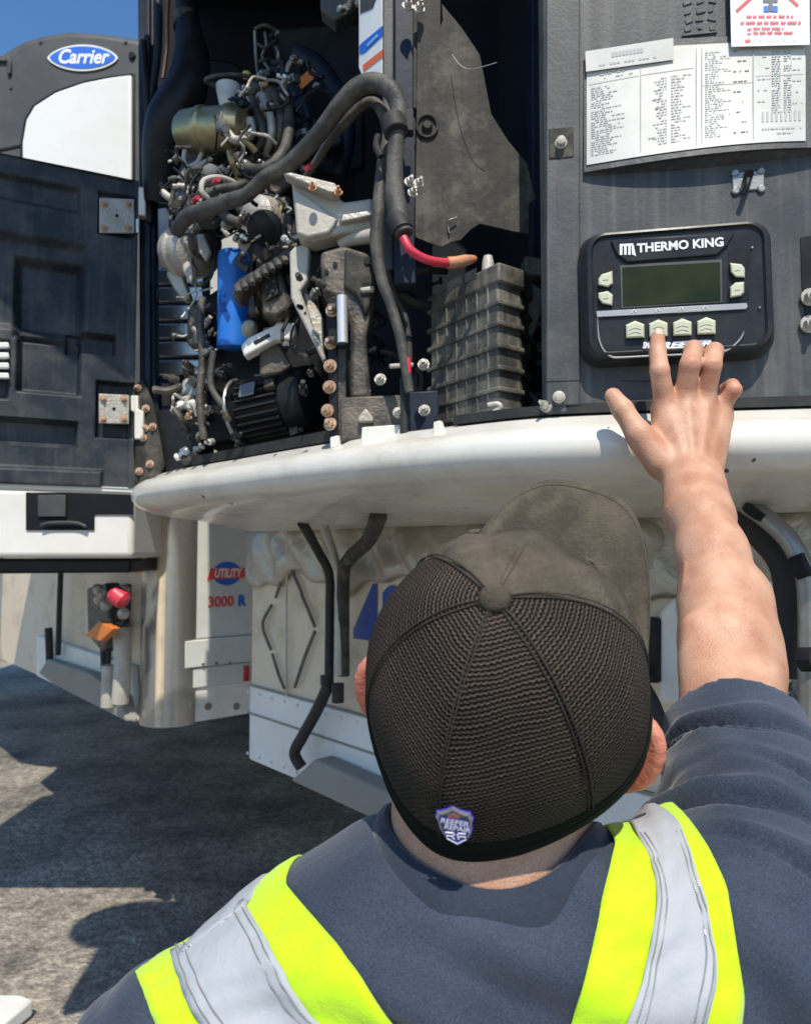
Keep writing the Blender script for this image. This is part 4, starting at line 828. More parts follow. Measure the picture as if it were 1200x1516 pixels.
# --------- small fittings, lines and wires in amongst it all
rnd = random.Random(21)
def scatter_fit(n, x0, x1, y0, y1, d0, d1, mats, names, smin=.005, smax=.013):
    for _ in range(n):
        x = rnd.uniform(x0, x1); y = rnd.uniform(y0, y1); d = rnd.uniform(d0, d1); c = W(x, y, d)
        ax_ = Vector((rnd.uniform(-1, 1), rnd.uniform(-1, -.1), rnd.uniform(-.8, .8))).normalized(); s = rnd.uniform(smin, smax); nm = rnd.choice(names)
        mb = MB()
        if nm == 'hex_fitting':
            mb.lathe(c, c + ax_ * s * 1.4, [(0, s), (.9, s), (1, s * .8)], 6); mb.lathe(c + ax_ * s * 1.3, c + ax_ * s * 3, [(0, s * .6), (.5, s * .62), (.55, s * .75), (.8, s * .75), (1, s * .5)], 12)
        elif nm == 'union_block':
            q = ax_.to_track_quat('Z', 'Y').to_matrix(); mb.box(c, (s * 2.2, s * 1.8, s * 2.6), q); mb.lathe(c, c + ax_ * s * 2.2, [(0, s * .7), (.9, s * .7), (1, s * .4)], 12)
        elif nm == 'elbow':
            b_ = c + ax_ * s * 2.5; e_ = b_ + Vector((rnd.uniform(-1, 1), 0, rnd.uniform(-1, 1))).normalized() * s * 2.5; mb.tube([c, b_, e_], s * .7, 10)
        else:
            mb.lathe(c, c + ax_ * s * 4, [(0, s * .7), (.1, s), (.6, s), (.62, s * .6), (1, s * .6)], 14)
        obj(nm, mb, rnd.choice(mats), RU, bevel=.0008 if nm == 'union_block' else 0)
A_ = [M['alu'], M['steel'], M['bracket'], M['iron'], M['iron'], M['hose']]
NM = ['hex_fitting', 'union_block', 'elbow', 'sensor']
scatter_fit(16, 276, 302, 440, 600, 1.56, 1.68, A_, NM, .005, .012)
scatter_fit(10, 262, 304, 560, 680, 1.55, 1.66, [M['steel'], M['iron'], M['rail']], NM, .006, .013)
scatter_fit(22, 345, 415, 130, 300, 1.42, 1.58, A_ + [M['navy'], M['black']], NM, .006, .013)
scatter_fit(12, 255, 340, 240, 345, 1.44, 1.56, A_, NM, .006, .013)
scatter_fit(12, 340, 425, 290, 375, 1.34, 1.44, A_ + [M['black']], NM, .006, .014)
scatter_fit(12, 395, 470, 110, 260, 1.45, 1.6, [M['navy'], M['black'], M['iron'], M['steel']], NM, .006, .014)
scatter_fit(8, 300, 345, 520, 660, 1.5, 1.6, [M['iron'], M['black'], M['steel']], NM, .006, .014)
scatter_fit(8, 440, 500, 360, 450, 1.32, 1.4, [M['iron'], M['black'], M['alu']], NM, .006, .012)
scatter_fit(4, 500, 532, 0, 14, 1.3, 1.34, [M['steel'], M['iron']], NM, .005, .009)
scatter_fit(5, 515, 560, 440, 560, 1.30, 1.4, [M['navy'], M['black']], NM, .008, .016)
def wires(n, x0, x1, y0, y1, d0, d1, mats, rmin=.0012, rmax=.0035, ln=60):
    for _ in range(n):
        x = rnd.uniform(x0, x1); y = rnd.uniform(y0, y1); d = rnd.uniform(d0, d1); a = rnd.uniform(0, 6.28); pts = []
        for k in range(rnd.randint(4, 6)):
            pts.append(W(x, y, d)); a += rnd.uniform(-.9, .9); s = ln / 4 * rnd.uniform(.6, 1.2); x += math.cos(a) * s; y += math.sin(a) * s; d += rnd.uniform(-.02, .02)
            x = min(max(x, x0 - 12), x1 + 12); y = min(max(y, y0 - 12), y1 + 12)
        mb = MB(); mb.tube(pts, rnd.uniform(rmin, rmax), 7, smooth=5); obj('wire', mb, rnd.choice(mats), RU)
scatter_fit(24, 345, 420, 105, 320, 1.40, 1.52, [M['alu'], M['steel'], M['iron'], M['black'], M['bracket'], M['chrome'], M['black'], M['iron']], NM, .003, .008)
scatter_fit(16, 250, 345, 235, 350, 1.42, 1.50, [M['alu'], M['steel'], M['iron'], M['black'], M['bracket'], M['chrome']], NM, .003, .007)
scatter_fit(18, 272, 318, 430, 660, 1.50, 1.58, [M['alu'], M['steel'], M['iron'], M['black'], M['rail'], M['chrome'], M['rust']], NM, .003, .008)
scatter_fit(22, 330, 430, 300, 380, 1.30, 1.38, [M['alu'], M['steel'], M['iron'], M['black'], M['chrome']], NM, .003, .008)
scatter_fit(20, 430, 560, 345, 590, 1.20, 1.30, [M['steel'], M['iron'], M['black'], M['black']], NM, .003, .007)
scatter_fit(20, 300, 480, 480, 660, 1.38, 1.5, [M['iron'], M['black'], M['black'], M['steel']], NM, .004, .009)
scatter_fit(16, 400, 470, 60, 250, 1.45, 1.58, [M['navy'], M['black'], M['steel']], NM, .004, .01)
WM = [M['hose'], M['rubber'], M['black'], M['bracket'], M['alu']]
wires(34, 340, 430, 110, 330, 1.38, 1.55, WM)
wires(24, 250, 340, 230, 350, 1.42, 1.52, WM)
wires(20, 268, 320, 420, 640, 1.52, 1.62, WM)
wires(8, 420, 480, 90, 250, 1.45, 1.6, [M['black'], M['navy'], M['rubber']], .002, .005)
wires(7, 560, 640, 380, 560, 1.2, 1.35, [M['black'], M['rubber']], .002, .005)
wires(6, 430, 500, 340, 520, 1.28, 1.38, [M['rubber'], M['hose']], .002, .004)
for x, y in ((316, 270), (286, 297), (377, 340), (452, 250)):
    mb = MB(); mb.lathe(W(x, y, 1.345 if x != 452 else 1.21), W(x + 7, y - 5, 1.33 if x != 452 else 1.20), [(0, .004), (1, .0045)], 10); obj('red_ferrule', mb, M['red'], RU)

# ------------------------------------------------------------------ keypad panel (dark dusty front section)
PP = Plane(.354, .97, -9.5)
def pp(pts, off=0): return [PP.at(x, y, off) for x, y in pts]
u0 = (PP.at(808, 400) - PP.o).dot(PP.T)
pl_pts = [Vector((p.x, p.y, 0)) for p in [PP.uz(u0, 0), PP.uz(.30, 0)]] + [Vector((.72, .935, 0)), Vector((.775, .97, 0)), Vector((.79, 1.07, 0))]
mb = MB(); front = [p + Vector((0, 0, Z(.186))) for p in pl_pts]; back = [p + Vector((-.004, .022, Z(.186))) for p in pl_pts]
mb.prism(front + back[::-1], (0, 0, 1.9)); pan = obj('keypad_panel', mb, M['panel'], RU, bevel=.004, seg=3)
mb = MB(); mb.prism(pp([(808, 600), (808, -200), (845, -200), (858, 0), (858, 600)], .0), PP.N * .0035); obj('edge_flange', mb, M['panel'], pan, bevel=.002)
mb = MB(); mb.box(PP.at(830, 212, .003), (.034, .004, .044), Matrix.Rotation(math.radians(-9.5), 3, 'Z')); obj('screw_recess', mb, M['sheet'], pan, bevel=.006, seg=3)
for x, y in ((830, 212), (827, 588)):
    c = PP.at(x, y, .005); mb = MB(); mb.lathe(c, c + PP.N * .011, [(0, .0085), (.15, .0085), (.3, .006), (.9, .006), (1, .003)], 16); obj('standoff_screw', mb, M['bracket'], pan)
mb = MB(); mb.box(PP.at(834, 564, .0035), (.045, .001, .0012), Matrix.Rotation(math.radians(-9.5), 3, 'Z')); mb.box(PP.at(1030, 564, -.004), (.2, .001, .001)); obj('panel_joint', mb, M['black'], pan)
# latch
mb = MB(); c = PP.at(1107, 268, .001)
Rz = Matrix.Rotation(math.radians(-9.5), 3, 'Z')
mb.box(c, (.040, .003, .026), Rz)
for dx, dz in ((-.016, .012), (.016, .012), (-.016, -.012), (.016, -.012)): mb.lathe(c + PP.T * dx + Vector((0, 0, dz)), c + PP.T * dx + Vector((0, 0, dz)) + PP.N * .003, [(0, .006), (1, .005)], 12)
la = obj('latch', mb, M['steel'], pan, bevel=.0015)
mb = MB(); mb.tube([PP.at(1108, 258, .008), PP.at(1106, 272, .014), PP.at(1100, 288, .012)], .0035, 8); mb.lathe(PP.at(1108, 258, .002), PP.at(1108, 258, .016), [(0, .006), (1, .006)], 12); obj('latch_lever', mb, M['black'], la)
# embossed block of raised characters (not readable in the photo)
mb = MB(); rnd = random.Random(5)
for r_ in range(5):
    for k in range(3):
        x = 1012 + k * 17 + rnd.uniform(-2, 2); y = -8 + r_ * 13
        mb.box(PP.at(x + 6, y + rnd.uniform(-2, 2), .0), (rnd.uniform(.005, .012), .003, rnd.choice([.003, .006])), Rz @ Matrix.Rotation(rnd.uniform(-.4, .4), 3, 'Y'))
mb.box(PP.at(1035, 50, .001), (.045, .003, .003), Rz)
obj('embossed_text', mb, M['panel'], pan, bevel=.0008)
# label holder that bulges off the panel, and the big data label on it
def holder(px, py, s):   # s 0 left .. 1 at px 1250
    return 0.004 + 0.015 * math.sin(min(1, max(0, s)) * math.pi) ** .8
mb = MB(); rows = []; N_ = 28
def top_y(x): return 92 + (x - 868) * (-0.19 if x < 1000 else 0) + (0 if x < 1000 else (-25 - (x - 1000) * .05))
def bot_y(x): return 244 - 36 * math.sin(min(1, (x - 868) / 340) * math.pi / 2)
frontg = []; backg = []
for i in range(N_):
    x = 864 + (1262 - 864) * i / (N_ - 1); s = (x - 864) / 398
    frontg.append([PP.at(x, (top_y(x) - 10) * (1 - j / 6) + (bot_y(x) + 10) * j / 6, .003 + (j / 6) ** 1.4 * holder(x, 0, s)) for j in range(7)])
    backg.append([PP.at(x, bot_y(x) + 10 + 3, max(.0005, holder(x, 0, s) - .004)), PP.at(x, bot_y(x) + 14 + 16 * math.sin(s * math.pi), .0005)])
mb.grid(frontg, N_, 7)
mb.grid([[frontg[i][6], backg[i][0], backg[i][1]] for i in range(N_)], N_, 3)
ho = obj('label_holder', mb, M['panel'], pan, fixn=False)
mb = MB(); lab = []
for i in range(N_):
    x = 868 + (1192 - 868) * i / (N_ - 1); s = (x - 864) / 398
    lab.append([])
    for j in range(9):
        f = j / 8; y = top_y(x) * (1 - f) + bot_y(x) * f
        fj = (y - (top_y(x) - 10)) / ((bot_y(x) + 10) - (top_y(x) - 10)); lab[-1].append(PP.at(x, y, .0045 + fj ** 1.4 * holder(x, 0, s)))
mb.grid(lab, N_, 9); ld = obj('data_label', mb, M['paper'], pan, fixn=False)
# print on the label: ruled columns and rows of tiny bars, the words themselves cannot be read
def lpt(fx, fy, off=.0007):
    i = min(N_ - 1.001, max(0, fx * (N_ - 1))); j = min(7.999, max(0, fy * 8)); i0 = int(i); j0 = int(j); a_ = i - i0; b_ = j - j0
    p = (lab[i0][j0] * (1 - a_) + lab[i0 + 1][j0] * a_) * (1 - b_) + (lab[i0][j0 + 1] * (1 - a_) + lab[i0 + 1][j0 + 1] * a_) * b_
    return p + PP.N * off + Vector((0, 0, 0))
def lrect(mb, x0, y0, x1, y1, m=0): mb.add([lpt(x0, y0), lpt(x1, y0), lpt(x1, y1), lpt(x0, y1)], [(0, 1, 2, 3)], m)
mb = MB(); rnd = random.Random(8)
for x in (.245, .50, .525, .76): lrect(mb, x, .10 if x < .3 else .03, x + .0035, .96)
lrect(mb, .01, .22, .24, .226); lrect(mb, .25, .22, .49, .226); lrect(mb, .53, .40, .76, .405); lrect(mb, .77, .34, .99, .345)
def words_(x0, x1, y, h, m=0, dens=.75):
    x = x0
    while x < x1:
        w_ = rnd.uniform(.006, .022)
        if rnd.random() < dens: lrect(mb, x, y, min(x + w_, x1), y + h, m)
        x += w_ + .005
y = .26
while y < .93: words_(.02, .02 + rnd.uniform(.05, .16), y, .010, 0, .85); y += .021
words_(.06, .20, .14, .016); words_(.05, .21, .18, .012)
for k in range(24):
    y = .28 + k * .027; wl_ = .02 + .03 * abs(math.sin(k * 1.1)) + .02 * rnd.random()
    words_(.37 - wl_, .365, y, .013, 0, .9); words_(.385, .385 + wl_, y, .013, 0, .9)
for k in range(7): words_(.28 + rnd.uniform(0, .04), .34, .30 + k * .09, .01, 1, .5); words_(.42, .48, .28 + k * .1, .01, 0, .5)
for k in range(40): words_(.54, .54 + rnd.uniform(.04, .12), .08 + k * .021, .008, 0, .85)
for k in range(9): words_(.67, .67 + rnd.uniform(.03, .08), .08 + k * .1, .010, 1, .6)
for k in range(26):
    y = .10 + k * .024; words_(.845, .885, y, .014, 0, .95); words_(.90, .935, y, .014, 0, .95)
for k in range(9): lrect(mb, .80 + k * .021, .70, .81 + k * .021, .80)
for k in range(5): words_(.78, .84, .15 + k * .11, .012, 0, .6); words_(.94, .985, .18 + k * .11, .012, 0, .6)
words_(.80, .98, .86, .02); words_(.84, .94, .91, .015)
obj('label_print', mb, [M['ink'], M['darkink']], pan, flat=True, fixn=False)
mb = MB(); q = pp([(866, 76), (996, 56), (997, 88), (867, 106)], .0085); mb.prism(q, PP.N * .0006); obj('small_label', mb, M['paper'], pan)
mb = MB()
def prect(mb, x0, y0, x1, y1, off, sl=0.0, m=0): mb.add(pp([(x0, y0), (x1, y0 - sl * (x1 - x0)), (x1, y1 - sl * (x1 - x0)), (x0, y1)], off), [(0, 1, 2, 3)], m)
for k in range(9): prect(mb, 905 + k * 5.3, 77 - k * .8, 909 + k * 5.3, 84 - k * .8, .0096, .15)
for k in range(16):
    if k % 4 != 2: prect(mb, 886 + k * 5.4, 95 - k * .8, 890 + k * 5.4, 97.5 - k * .8, .0096, .15)
obj('label_print', mb, M['ink'], pan, flat=True, fixn=False)
# red and white warning label
mb = MB(); mb.prism(pp([(1079, -60), (1197, -66), (1198, 66), (1082, 69)], .012), PP.N * .0006); obj('warning_label', mb, M['letter'], pan)
mb = MB()
def bars(x0, x1, y, h, m=0, ws=(4, 14), gap=2.5, sl=.012):
    x = x0
    while x < x1 - 1:
        w_ = min(rnd.uniform(*ws), x1 - x); 
        xx = x
        while xx < x + w_: prect(mb, xx, y + rnd.uniform(-.4, .4), min(xx + 2.0, x + w_), y + h + rnd.uniform(-.4, .4), .0134, sl, m); xx += 2.6
        x += w_ + gap
bars(1105, 1174, 22, 4.2); bars(1096, 1186, 31, 4.6); bars(1106, 1112, 41, 4); bars(1115, 1160, 40, 3.6); bars(1106, 1112, 48, 3); bars(1115, 1176, 46, 4.2); bars(1103, 1111, 57.5, 4.5); bars(1114, 1182, 59, .9, 3)
for a_, b_, w_ in (((1090, 16), (1114, -6), 5), ((1166, -6), (1181, 8), 5)):
    d_ = Vector((b_[0] - a_[0], b_[1] - a_[1])).normalized(); n_ = Vector((-d_.y, d_.x)) * w_ * .5
    L_ = math.hypot(b_[0] - a_[0], b_[1] - a_[1]); t = 0
    while t < L_:
        p = Vector(a_) + d_ * t; q2 = Vector(a_) + d_ * min(L_, t + 3); mb.add(pp([p + n_, q2 + n_, q2 - n_, p - n_], .0134), [(0, 1, 2, 3)], 0); t += 3.8
prect(mb, 1129, -3, 1151, 3, .0134, 0, 2); prect(mb, 1130, 8, 1138, 17, .0134, 0, 1); prect(mb, 1143, 8, 1151, 17, .0134, 0, 1); prect(mb, 1137.5, 3, 1143.5, 16, .0136, 0, 2)
obj('warning_print', mb, [M['redink'], M['blueink'], M['darkink'], M['ink']], pan, flat=True, fixn=False)
# recess and bolts at the right edge
mb = MB(); mb.prism(pp([(1184, 352), (1230, 344), (1230, 470), (1192, 470), (1186, 420)], .0), PP.N * .0015); obj('cable_opening', mb, M['black'], pan)
bolts('pale_bolt', [(PP.at(1197, 480, .004), PP.N), (PP.at(1198, 440, .004), PP.N)], M['bracket'], pan, .008, .009)

# ------------------------------------------------------------------ keypad controller
# everything laid out in the keypad's own frame, centimetre coordinates from its centre
KC = PP.at(995, 441, 0.0); KT = (PP.T + Vector((0, 0, .012))).normalized(); KN = PP.N; KU = KN.cross(KT); KU = KU if KU.z > 0 else -KU
sc_ = KC.y / F
def kpt(px, py, off):
    # photo pixel -> keypad plane at a given stand-off
    r = ray(px, py); t = ((KC + KN * off) - CAM).dot(KN) / r.dot(KN); return CAM + r * t
def kxy(px, py, off): p = kpt(px, py, off) - KC; return p.dot(KT), p.dot(KU)
def klocal(u, v, off): return KC + KT * u + KU * v + KN * off
def rrect(w_, h_, r, n=6, cx=0, cy=0):
    out = []
    for qx, qy, a0_ in ((1, 1, 0), (-1, 1, 90), (-1, -1, 180), (1, -1, 270)):
        for k in range(n + 1):
            a_ = math.radians(a0_ + 90 * k / n); out.append((cx + qx * (w_ / 2 - r) + r * math.cos(a_), cy + qy * (h_ / 2 - r) + r * math.sin(a_)))
    return out
def loft(mb, secs, m=0, cap=True):
    n = len(secs[0][0]); n0 = len(mb.v)
    for pts_, off in secs:
        for u, v in pts_: mb.v.append(klocal(u, v, off))
    for i in range(len(secs) - 1):
        for k in range(n):
            a_ = n0 + i * n + k; b_ = n0 + i * n + (k + 1) % n; mb.f.append([a_, b_, b_ + n, a_ + n]); mb.m.append(m)
    if cap: mb.f.append([n0 + (len(secs) - 1) * n + k for k in range(n)]); mb.m.append(m)
KW, KH = 0.242, 0.178
mb = MB()
loft(mb, [(rrect(KW, KH, .026), 0), (rrect(KW, KH, .026), .012), (rrect(KW - .008, KH - .008, .026), .026), (rrect(KW - .018, KH - .015, .024), .034), (rrect(KW - .028, KH - .021, .021), .035), (rrect(KW - .033, KH - .026, .019), .031)])
kb = obj('keypad_housing', mb, M['bezel'], RU, sharp=40, fixn=False)
# raised name bar with sloping ends
q = [(925, 350), (1110, 341), (1068, 377), (960, 388), (935, 385)]
mb = MB(); q = [(903, 357), (1085, 346), (1076, 364), (1060, 379), (928, 390), (912, 378)]; mb.prism([kpt(x, y, .030) for x, y in q], KN * .005); obj('name_bar', mb, M['bezel'], kb, bevel=.0015)
def ktext(txt, x0, x1, y, h_px, m, nm, off=.0358, bold=.0006, shear=0.0, rot=.0):
    pL = kpt(x0, y, off); pR = kpt(x1, y, off); size = h_px / F * KC.y / .72
    vs, fs = text_geo(txt, size, bold, shear); wv = max(v.x for v in vs) - min(v.x for v in vs); sx = (pR - pL).length / wv; c_ = (pL + pR) / 2
    mb = MB(); put_text(mb, txt, size, c_, KT, KU, KN, 0, 0, bold, shear, sx); return obj(nm, mb, m, kb, flat=True, fixn=False)
ktext('THERMO KING', 943, 1071, 363, 13, M['letter'], 'brand_lettering', bold=.0005)
mb = MB()
for k, (a_, b_) in enumerate(((917, 921), (923.5, 927), (929.5, 933))): mb.add([kpt(a_, 362, .0358), kpt(b_, 362, .0358), kpt(b_, 377, .0358), kpt(a_, 377, .0358)], [(0, 1, 2, 3)])
mb.add([kpt(917, 361, .0359), kpt(937, 360, .0359), kpt(937, 363.5, .0359), kpt(917, 364.5, .0359)], [(0, 1, 2, 3)])
mb.add([kpt(934.5, 362, .0359), kpt(937.5, 362, .0359), kpt(941, 379, .0359), kpt(935, 376, .0359)], [(0, 1, 2, 3)])
obj('brand_emblem', mb, M['letter'], kb, flat=True, fixn=False)
# display
mb = MB(); mb.prism([kpt(x, y, .031) for x, y in ((917, 393), (1068, 384), (1069, 448), (919, 457))], KN * .0012); obj('display_frame', mb, M['shell'], kb, bevel=.0006)
mb = MB(); mb.prism([kpt(x, y, .0324) for x, y in ((921, 396), (1065, 388), (1066, 445), (922, 453))], KN * .0006); obj('display', mb, M['screen'], kb)
# silver bar and lower silver curve
mb = MB(); mb.prism([kpt(x, y, .032) for x, y in ((882, 461), (1104, 449), (1106, 454), (1103, 458), (883, 470))], KN * .002); obj('silver_bar', mb, M['silver'], kb, bevel=.0005)
mb = MB()
for x in (938, 973, 1008, 1043): mb.tube([kpt(x - 3, 466 - (x - 882) * .054, .0345), kpt(x, 461 - (x - 882) * .054, .0345), kpt(x + 3, 465 - (x - 882) * .054, .0345)], .0007, 5, smooth=0)
obj('bar_notch', mb, M['letter'], kb)
mb = MB(); mb.tube([kpt(x, y, .033) for x, y in ((884, 470), (886, 500), (893, 518), (905, 528), (920, 529), (960, 527), (1010, 525), (1060, 522), (1080, 516), (1095, 502), (1101, 490))], [.0003] + [.0013] * 9 + [.0003], 8); obj('silver_curve', mb, M['silver'], kb)
ktext('SMART', 950, 974, 511, 9, M['letter'], 'model_lettering', off=.0322, shear=.3)
ktext('REEFER', 976, 1052, 510, 9, M['letter'], 'model_lettering', off=.0322, shear=.3)
# keys
def key(pts, lines):
    mb = MB(); n = len(pts); cx_ = sum(p[0] for p in pts) / n; cy_ = sum(p[1] for p in pts) / n
    secs = []
    for sc, off in ((1.0, .030), (1.0, .034), (.94, .037), (.78, .0385)):
        secs.append([kpt(cx_ + (x - cx_) * sc, cy_ + (y - cy_) * sc, off) for x, y in pts])
    for s_ in secs: mb.v += s_
    for i in range(3):
        for k in range(n): mb.f.append([i * n + k, i * n + (k + 1) % n, (i + 1) * n + (k + 1) % n, (i + 1) * n + k]); mb.m.append(0)
    mb.f.append([3 * n + k for k in range(n)]); mb.m.append(0)
    for (x0, y0, x1, y1) in lines: mb.tube([kpt(x0, y0, .0386), kpt((x0 + x1) / 2, min(y0, y1) - (0 if abs(x0 - x1) < 9 else 2.5), .0386), kpt(x1, y1, .0386)], .0006, 5, m=1, smooth=3)
    obj('key', mb, [M['key'], M['keymark']], kb, bevel=.0006, sharp=25)
for cx_, cy_ in ((939.5, 488), (974, 486), (1009.5, 484.5), (1045, 482.5)):
    key([(cx_ - 14, cy_ - 7), (cx_, cy_ - 13.5), (cx_ + 14, cy_ - 8), (cx_ + 14, cy_ + 12), (cx_ - 13.5, cy_ + 13)], [(cx_ - 9, cy_ + 1, cx_ + 9, cy_), (cx_ - 9, cy_ + 7, cx_ + 9, cy_ + 6)])
for cx_, cy_, fl_, up_ in ((896, 414, 1, 1), (896, 441.5, 1, 0), (1091, 400, -1, 0), (1091, 429, -1, 1)):
    s_ = 1 if fl_ > 0 else 1
    if up_: P_ = [(-11, -1), (-6, -8), (10, -13), (11, 6), (4, 11), (-11, 8)] if fl_ > 0 else [(-11, -4), (-3, -11), (10, -12), (10, 4), (6, 9), (-11, 12)]
    else: P_ = [(-11, -8), (3, -11), (11, -5), (10, 11), (-5, 8), (-11, 0)] if fl_ > 0 else [(-11, -11), (6, -9), (11, -3), (11, 11), (-3, 10), (-10, 3)]
    key([(cx_ + x, cy_ + y) for x, y in P_], [(cx_ - 4, cy_ + 1, cx_ + 4, cy_)])
# side pockets of the housing
for q in ([(872, 385), (900, 376), (912, 392), (908, 455), (884, 458)], [(1078, 372), (1098, 366), (1112, 374), (1108, 444), (1076, 448)]):
    mb = MB(); mb.prism([kpt(x, y, .0312) for x, y in q], KN * .0006); obj('key_pocket', mb, M['black'], kb)
for x, y in ((1113, 366), (1124, 455)):
    mb = MB(); c = kpt(x, y, .033); mb.lathe(c, c + KN * .001, [(0, .0018), (1, .0012)], 8); obj('housing_screw', mb, M['steel'], kb)

# ------------------------------------------------------------------ the man
class Field:
    """signed distance field on a regular grid, meshed with surface nets"""
    def __init__(s, lo, hi, h):
        s.lo = np.array(lo, np.float32); s.h = h; s.n = np.ceil((np.array(hi) - s.lo) / h).astype(int) + 1
        s.V = np.full(s.n, 0.08, np.float32)
    def sub(s, lo, hi):
        a = np.clip(np.floor((np.array(lo) - s.lo) / s.h).astype(int), 0, s.n); b = np.clip(np.ceil((np.array(hi) - s.lo) / s.h).astype(int) + 1, 0, s.n)
        if (b <= a).any(): return None
        ax = [(s.lo[i] + s.h * np.arange(a[i], b[i])).astype(np.float32) for i in range(3)]
        return (slice(a[0], b[0]), slice(a[1], b[1]), slice(a[2], b[2])), np.meshgrid(*ax, indexing='ij', sparse=True)
    def mix(s, sl, d, k, cut=False):
        A = s.V[sl]
        if cut: B = -d; h = np.clip(0.5 - 0.5 * (A - B) / k, 0, 1) if k else None; s.V[sl] = np.maximum(A, B) if not k else (A * (1 - h) + B * h + k * h * (1 - h))
        else:
            h = np.clip(0.5 + 0.5 * (A - d) / k, 0, 1); s.V[sl] = A * (1 - h) + d * h - k * h * (1 - h)
    def cap(s, a, b, r1, r2, k=0.01, cut=False, m=0.03):
        a = np.array(a, float); b = np.array(b, float); R = max(r1, r2) + m + k
        q = s.sub(np.minimum(a, b) - R, np.maximum(a, b) + R)
        if not q: return
        sl, (x, y, z) = q; d = b - a; L = d @ d + 1e-12
        t = np.clip(((x - a[0]) * d[0] + (y - a[1]) * d[1] + (z - a[2]) * d[2]) / L, 0, 1)
        dd = np.sqrt((x - a[0] - t * d[0]) ** 2 + (y - a[1] - t * d[1]) ** 2 + (z - a[2] - t * d[2]) ** 2) - (r1 + (r2 - r1) * t)
        s.mix(sl, dd.astype(np.float32), k, cut)
    def ell(s, c, rad, R=None, k=0.01, cut=False, m=0.03):
        c = np.array(c, float); rad = np.array(rad, float); Rm = np.eye(3) if R is None else np.array(R, float)   # columns = axes
        q = s.sub(c - rad.max() - m - k, c + rad.max() + m + k)
        if not q: return
        sl, (x, y, z) = q; X, Y, Z_ = x - c[0], y - c[1], z - c[2]
        l = [Rm[0, i] * X + Rm[1, i] * Y + Rm[2, i] * Z_ for i in range(3)]
        k0 = np.sqrt(sum((l[i] / rad[i]) ** 2 for i in range(3))) + 1e-9; k1 = np.sqrt(sum((l[i] / rad[i] ** 2) ** 2 for i in range(3))) + 1e-9
        s.mix(sl, (k0 * (k0 - 1) / k1).astype(np.float32), k, cut)
    def mesh(s):
        V = s.V; I = V < 0
        c = I[:-1, :-1, :-1].astype(np.uint8)
        tot = np.zeros(c.shape, np.uint8)
        for dx in (0, 1):
            for dy in (0, 1):
                for dz in (0, 1): tot += I[dx:V.shape[0] - 1 + dx, dy:V.shape[1] - 1 + dy, dz:V.shape[2] - 1 + dz]
        act = np.argwhere((tot > 0) & (tot < 8)); idx = np.full(tot.shape, -1, np.int32); idx[tuple(act.T)] = np.arange(len(act))
        acc = np.zeros((len(act), 3)); cnt = np.zeros(len(act))
        cs = [(0, 0, 0), (1, 0, 0), (0, 1, 0), (1, 1, 0), (0, 0, 1), (1, 0, 1), (0, 1, 1), (1, 1, 1)]
        val = [V[act[:, 0] + a, act[:, 1] + b, act[:, 2] + c_] for a, b, c_ in cs]
        for i in range(8):
            for ax in range(3):
                if cs[i][ax] == 0:
                    j = i + (1, 2, 4)[ax]; va, vb = val[i], val[j]; mk = (va < 0) != (vb < 0)
                    t = np.where(mk, va / np.where(mk, va - vb, 1), 0); p = np.tile(np.array(cs[i], float), (len(act), 1)); p[:, ax] += t
                    acc[mk] += p[mk]; cnt[mk] += 1
        P = s.lo + (act + acc / cnt[:, None]) * s.h
        F_ = []
        for ax in range(3):
            a = [slice(None)] * 3; b = [slice(None)] * 3; a[ax] = slice(0, -1); b[ax] = slice(1, None)
            A, B = I[tuple(a)], I[tuple(b)]; e = np.argwhere(A != B); u, v = (ax + 1) % 3, (ax + 2) % 3
            e = e[(e[:, u] > 0) & (e[:, v] > 0) & (e[:, u] < s.n[u] - 1) & (e[:, v] < s.n[v] - 1)]
            fl_ = A[tuple(e.T)]
            def g_(du, dv): q = e.copy(); q[:, u] -= du; q[:, v] -= dv; return idx[tuple(q.T)]
            q = np.stack([g_(1, 1), g_(0, 1), g_(0, 0), g_(1, 0)], 1); q[~fl_] = q[~fl_][:, ::-1]; F_.append(q)
        return P, np.concatenate(F_)
def np_obj(name, P, Fc, mats, parent=None):
    me = bpy.data.meshes.new(name); me.vertices.add(len(P)); me.vertices.foreach_set('co', np.asarray(P, np.float32).ravel())
    me.loops.add(len(Fc) * 4); me.loops.foreach_set('vertex_index', Fc.astype(np.int32).ravel()); me.polygons.add(len(Fc))
    me.polygons.foreach_set('loop_start', np.arange(len(Fc), dtype=np.int32) * 4); me.polygons.foreach_set('use_smooth', np.ones(len(Fc), bool))
    me.update(calc_edges=True); me.validate()
    for m in (mats if isinstance(mats, (list, tuple)) else [mats]): me.materials.append(m)
    o = bpy.data.objects.new(name, me); COL.objects.link(o)
    if parent: parent_to(o, parent)
    return o
def smooth_np(P, Fc, it=2, lam=0.5):
    E = np.concatenate([Fc[:, [0, 1]], Fc[:, [1, 2]], Fc[:, [2, 3]], Fc[:, [3, 0]]]); E = np.concatenate([E, E[:, ::-1]])
    deg = np.bincount(E[:, 0], minlength=len(P))[:, None]
    for _ in range(it):
        S_ = np.stack([np.bincount(E[:, 0], weights=P[E[:, 1], i], minlength=len(P)) for i in range(3)], 1) / np.maximum(deg, 1)
        P = P + lam * (S_ - P)
    return P
def vnormals(P, Fc):
    a = np.cross(P[Fc[:, 2]] - P[Fc[:, 0]], P[Fc[:, 3]] - P[Fc[:, 1]]); N = np.zeros_like(P)
    for k in range(4): 
        for i in range(3): N[:, i] += np.bincount(Fc[:, k], weights=a[:, i], minlength=len(P))
    return N / (np.linalg.norm(N, axis=1)[:, None] + 1e-12)

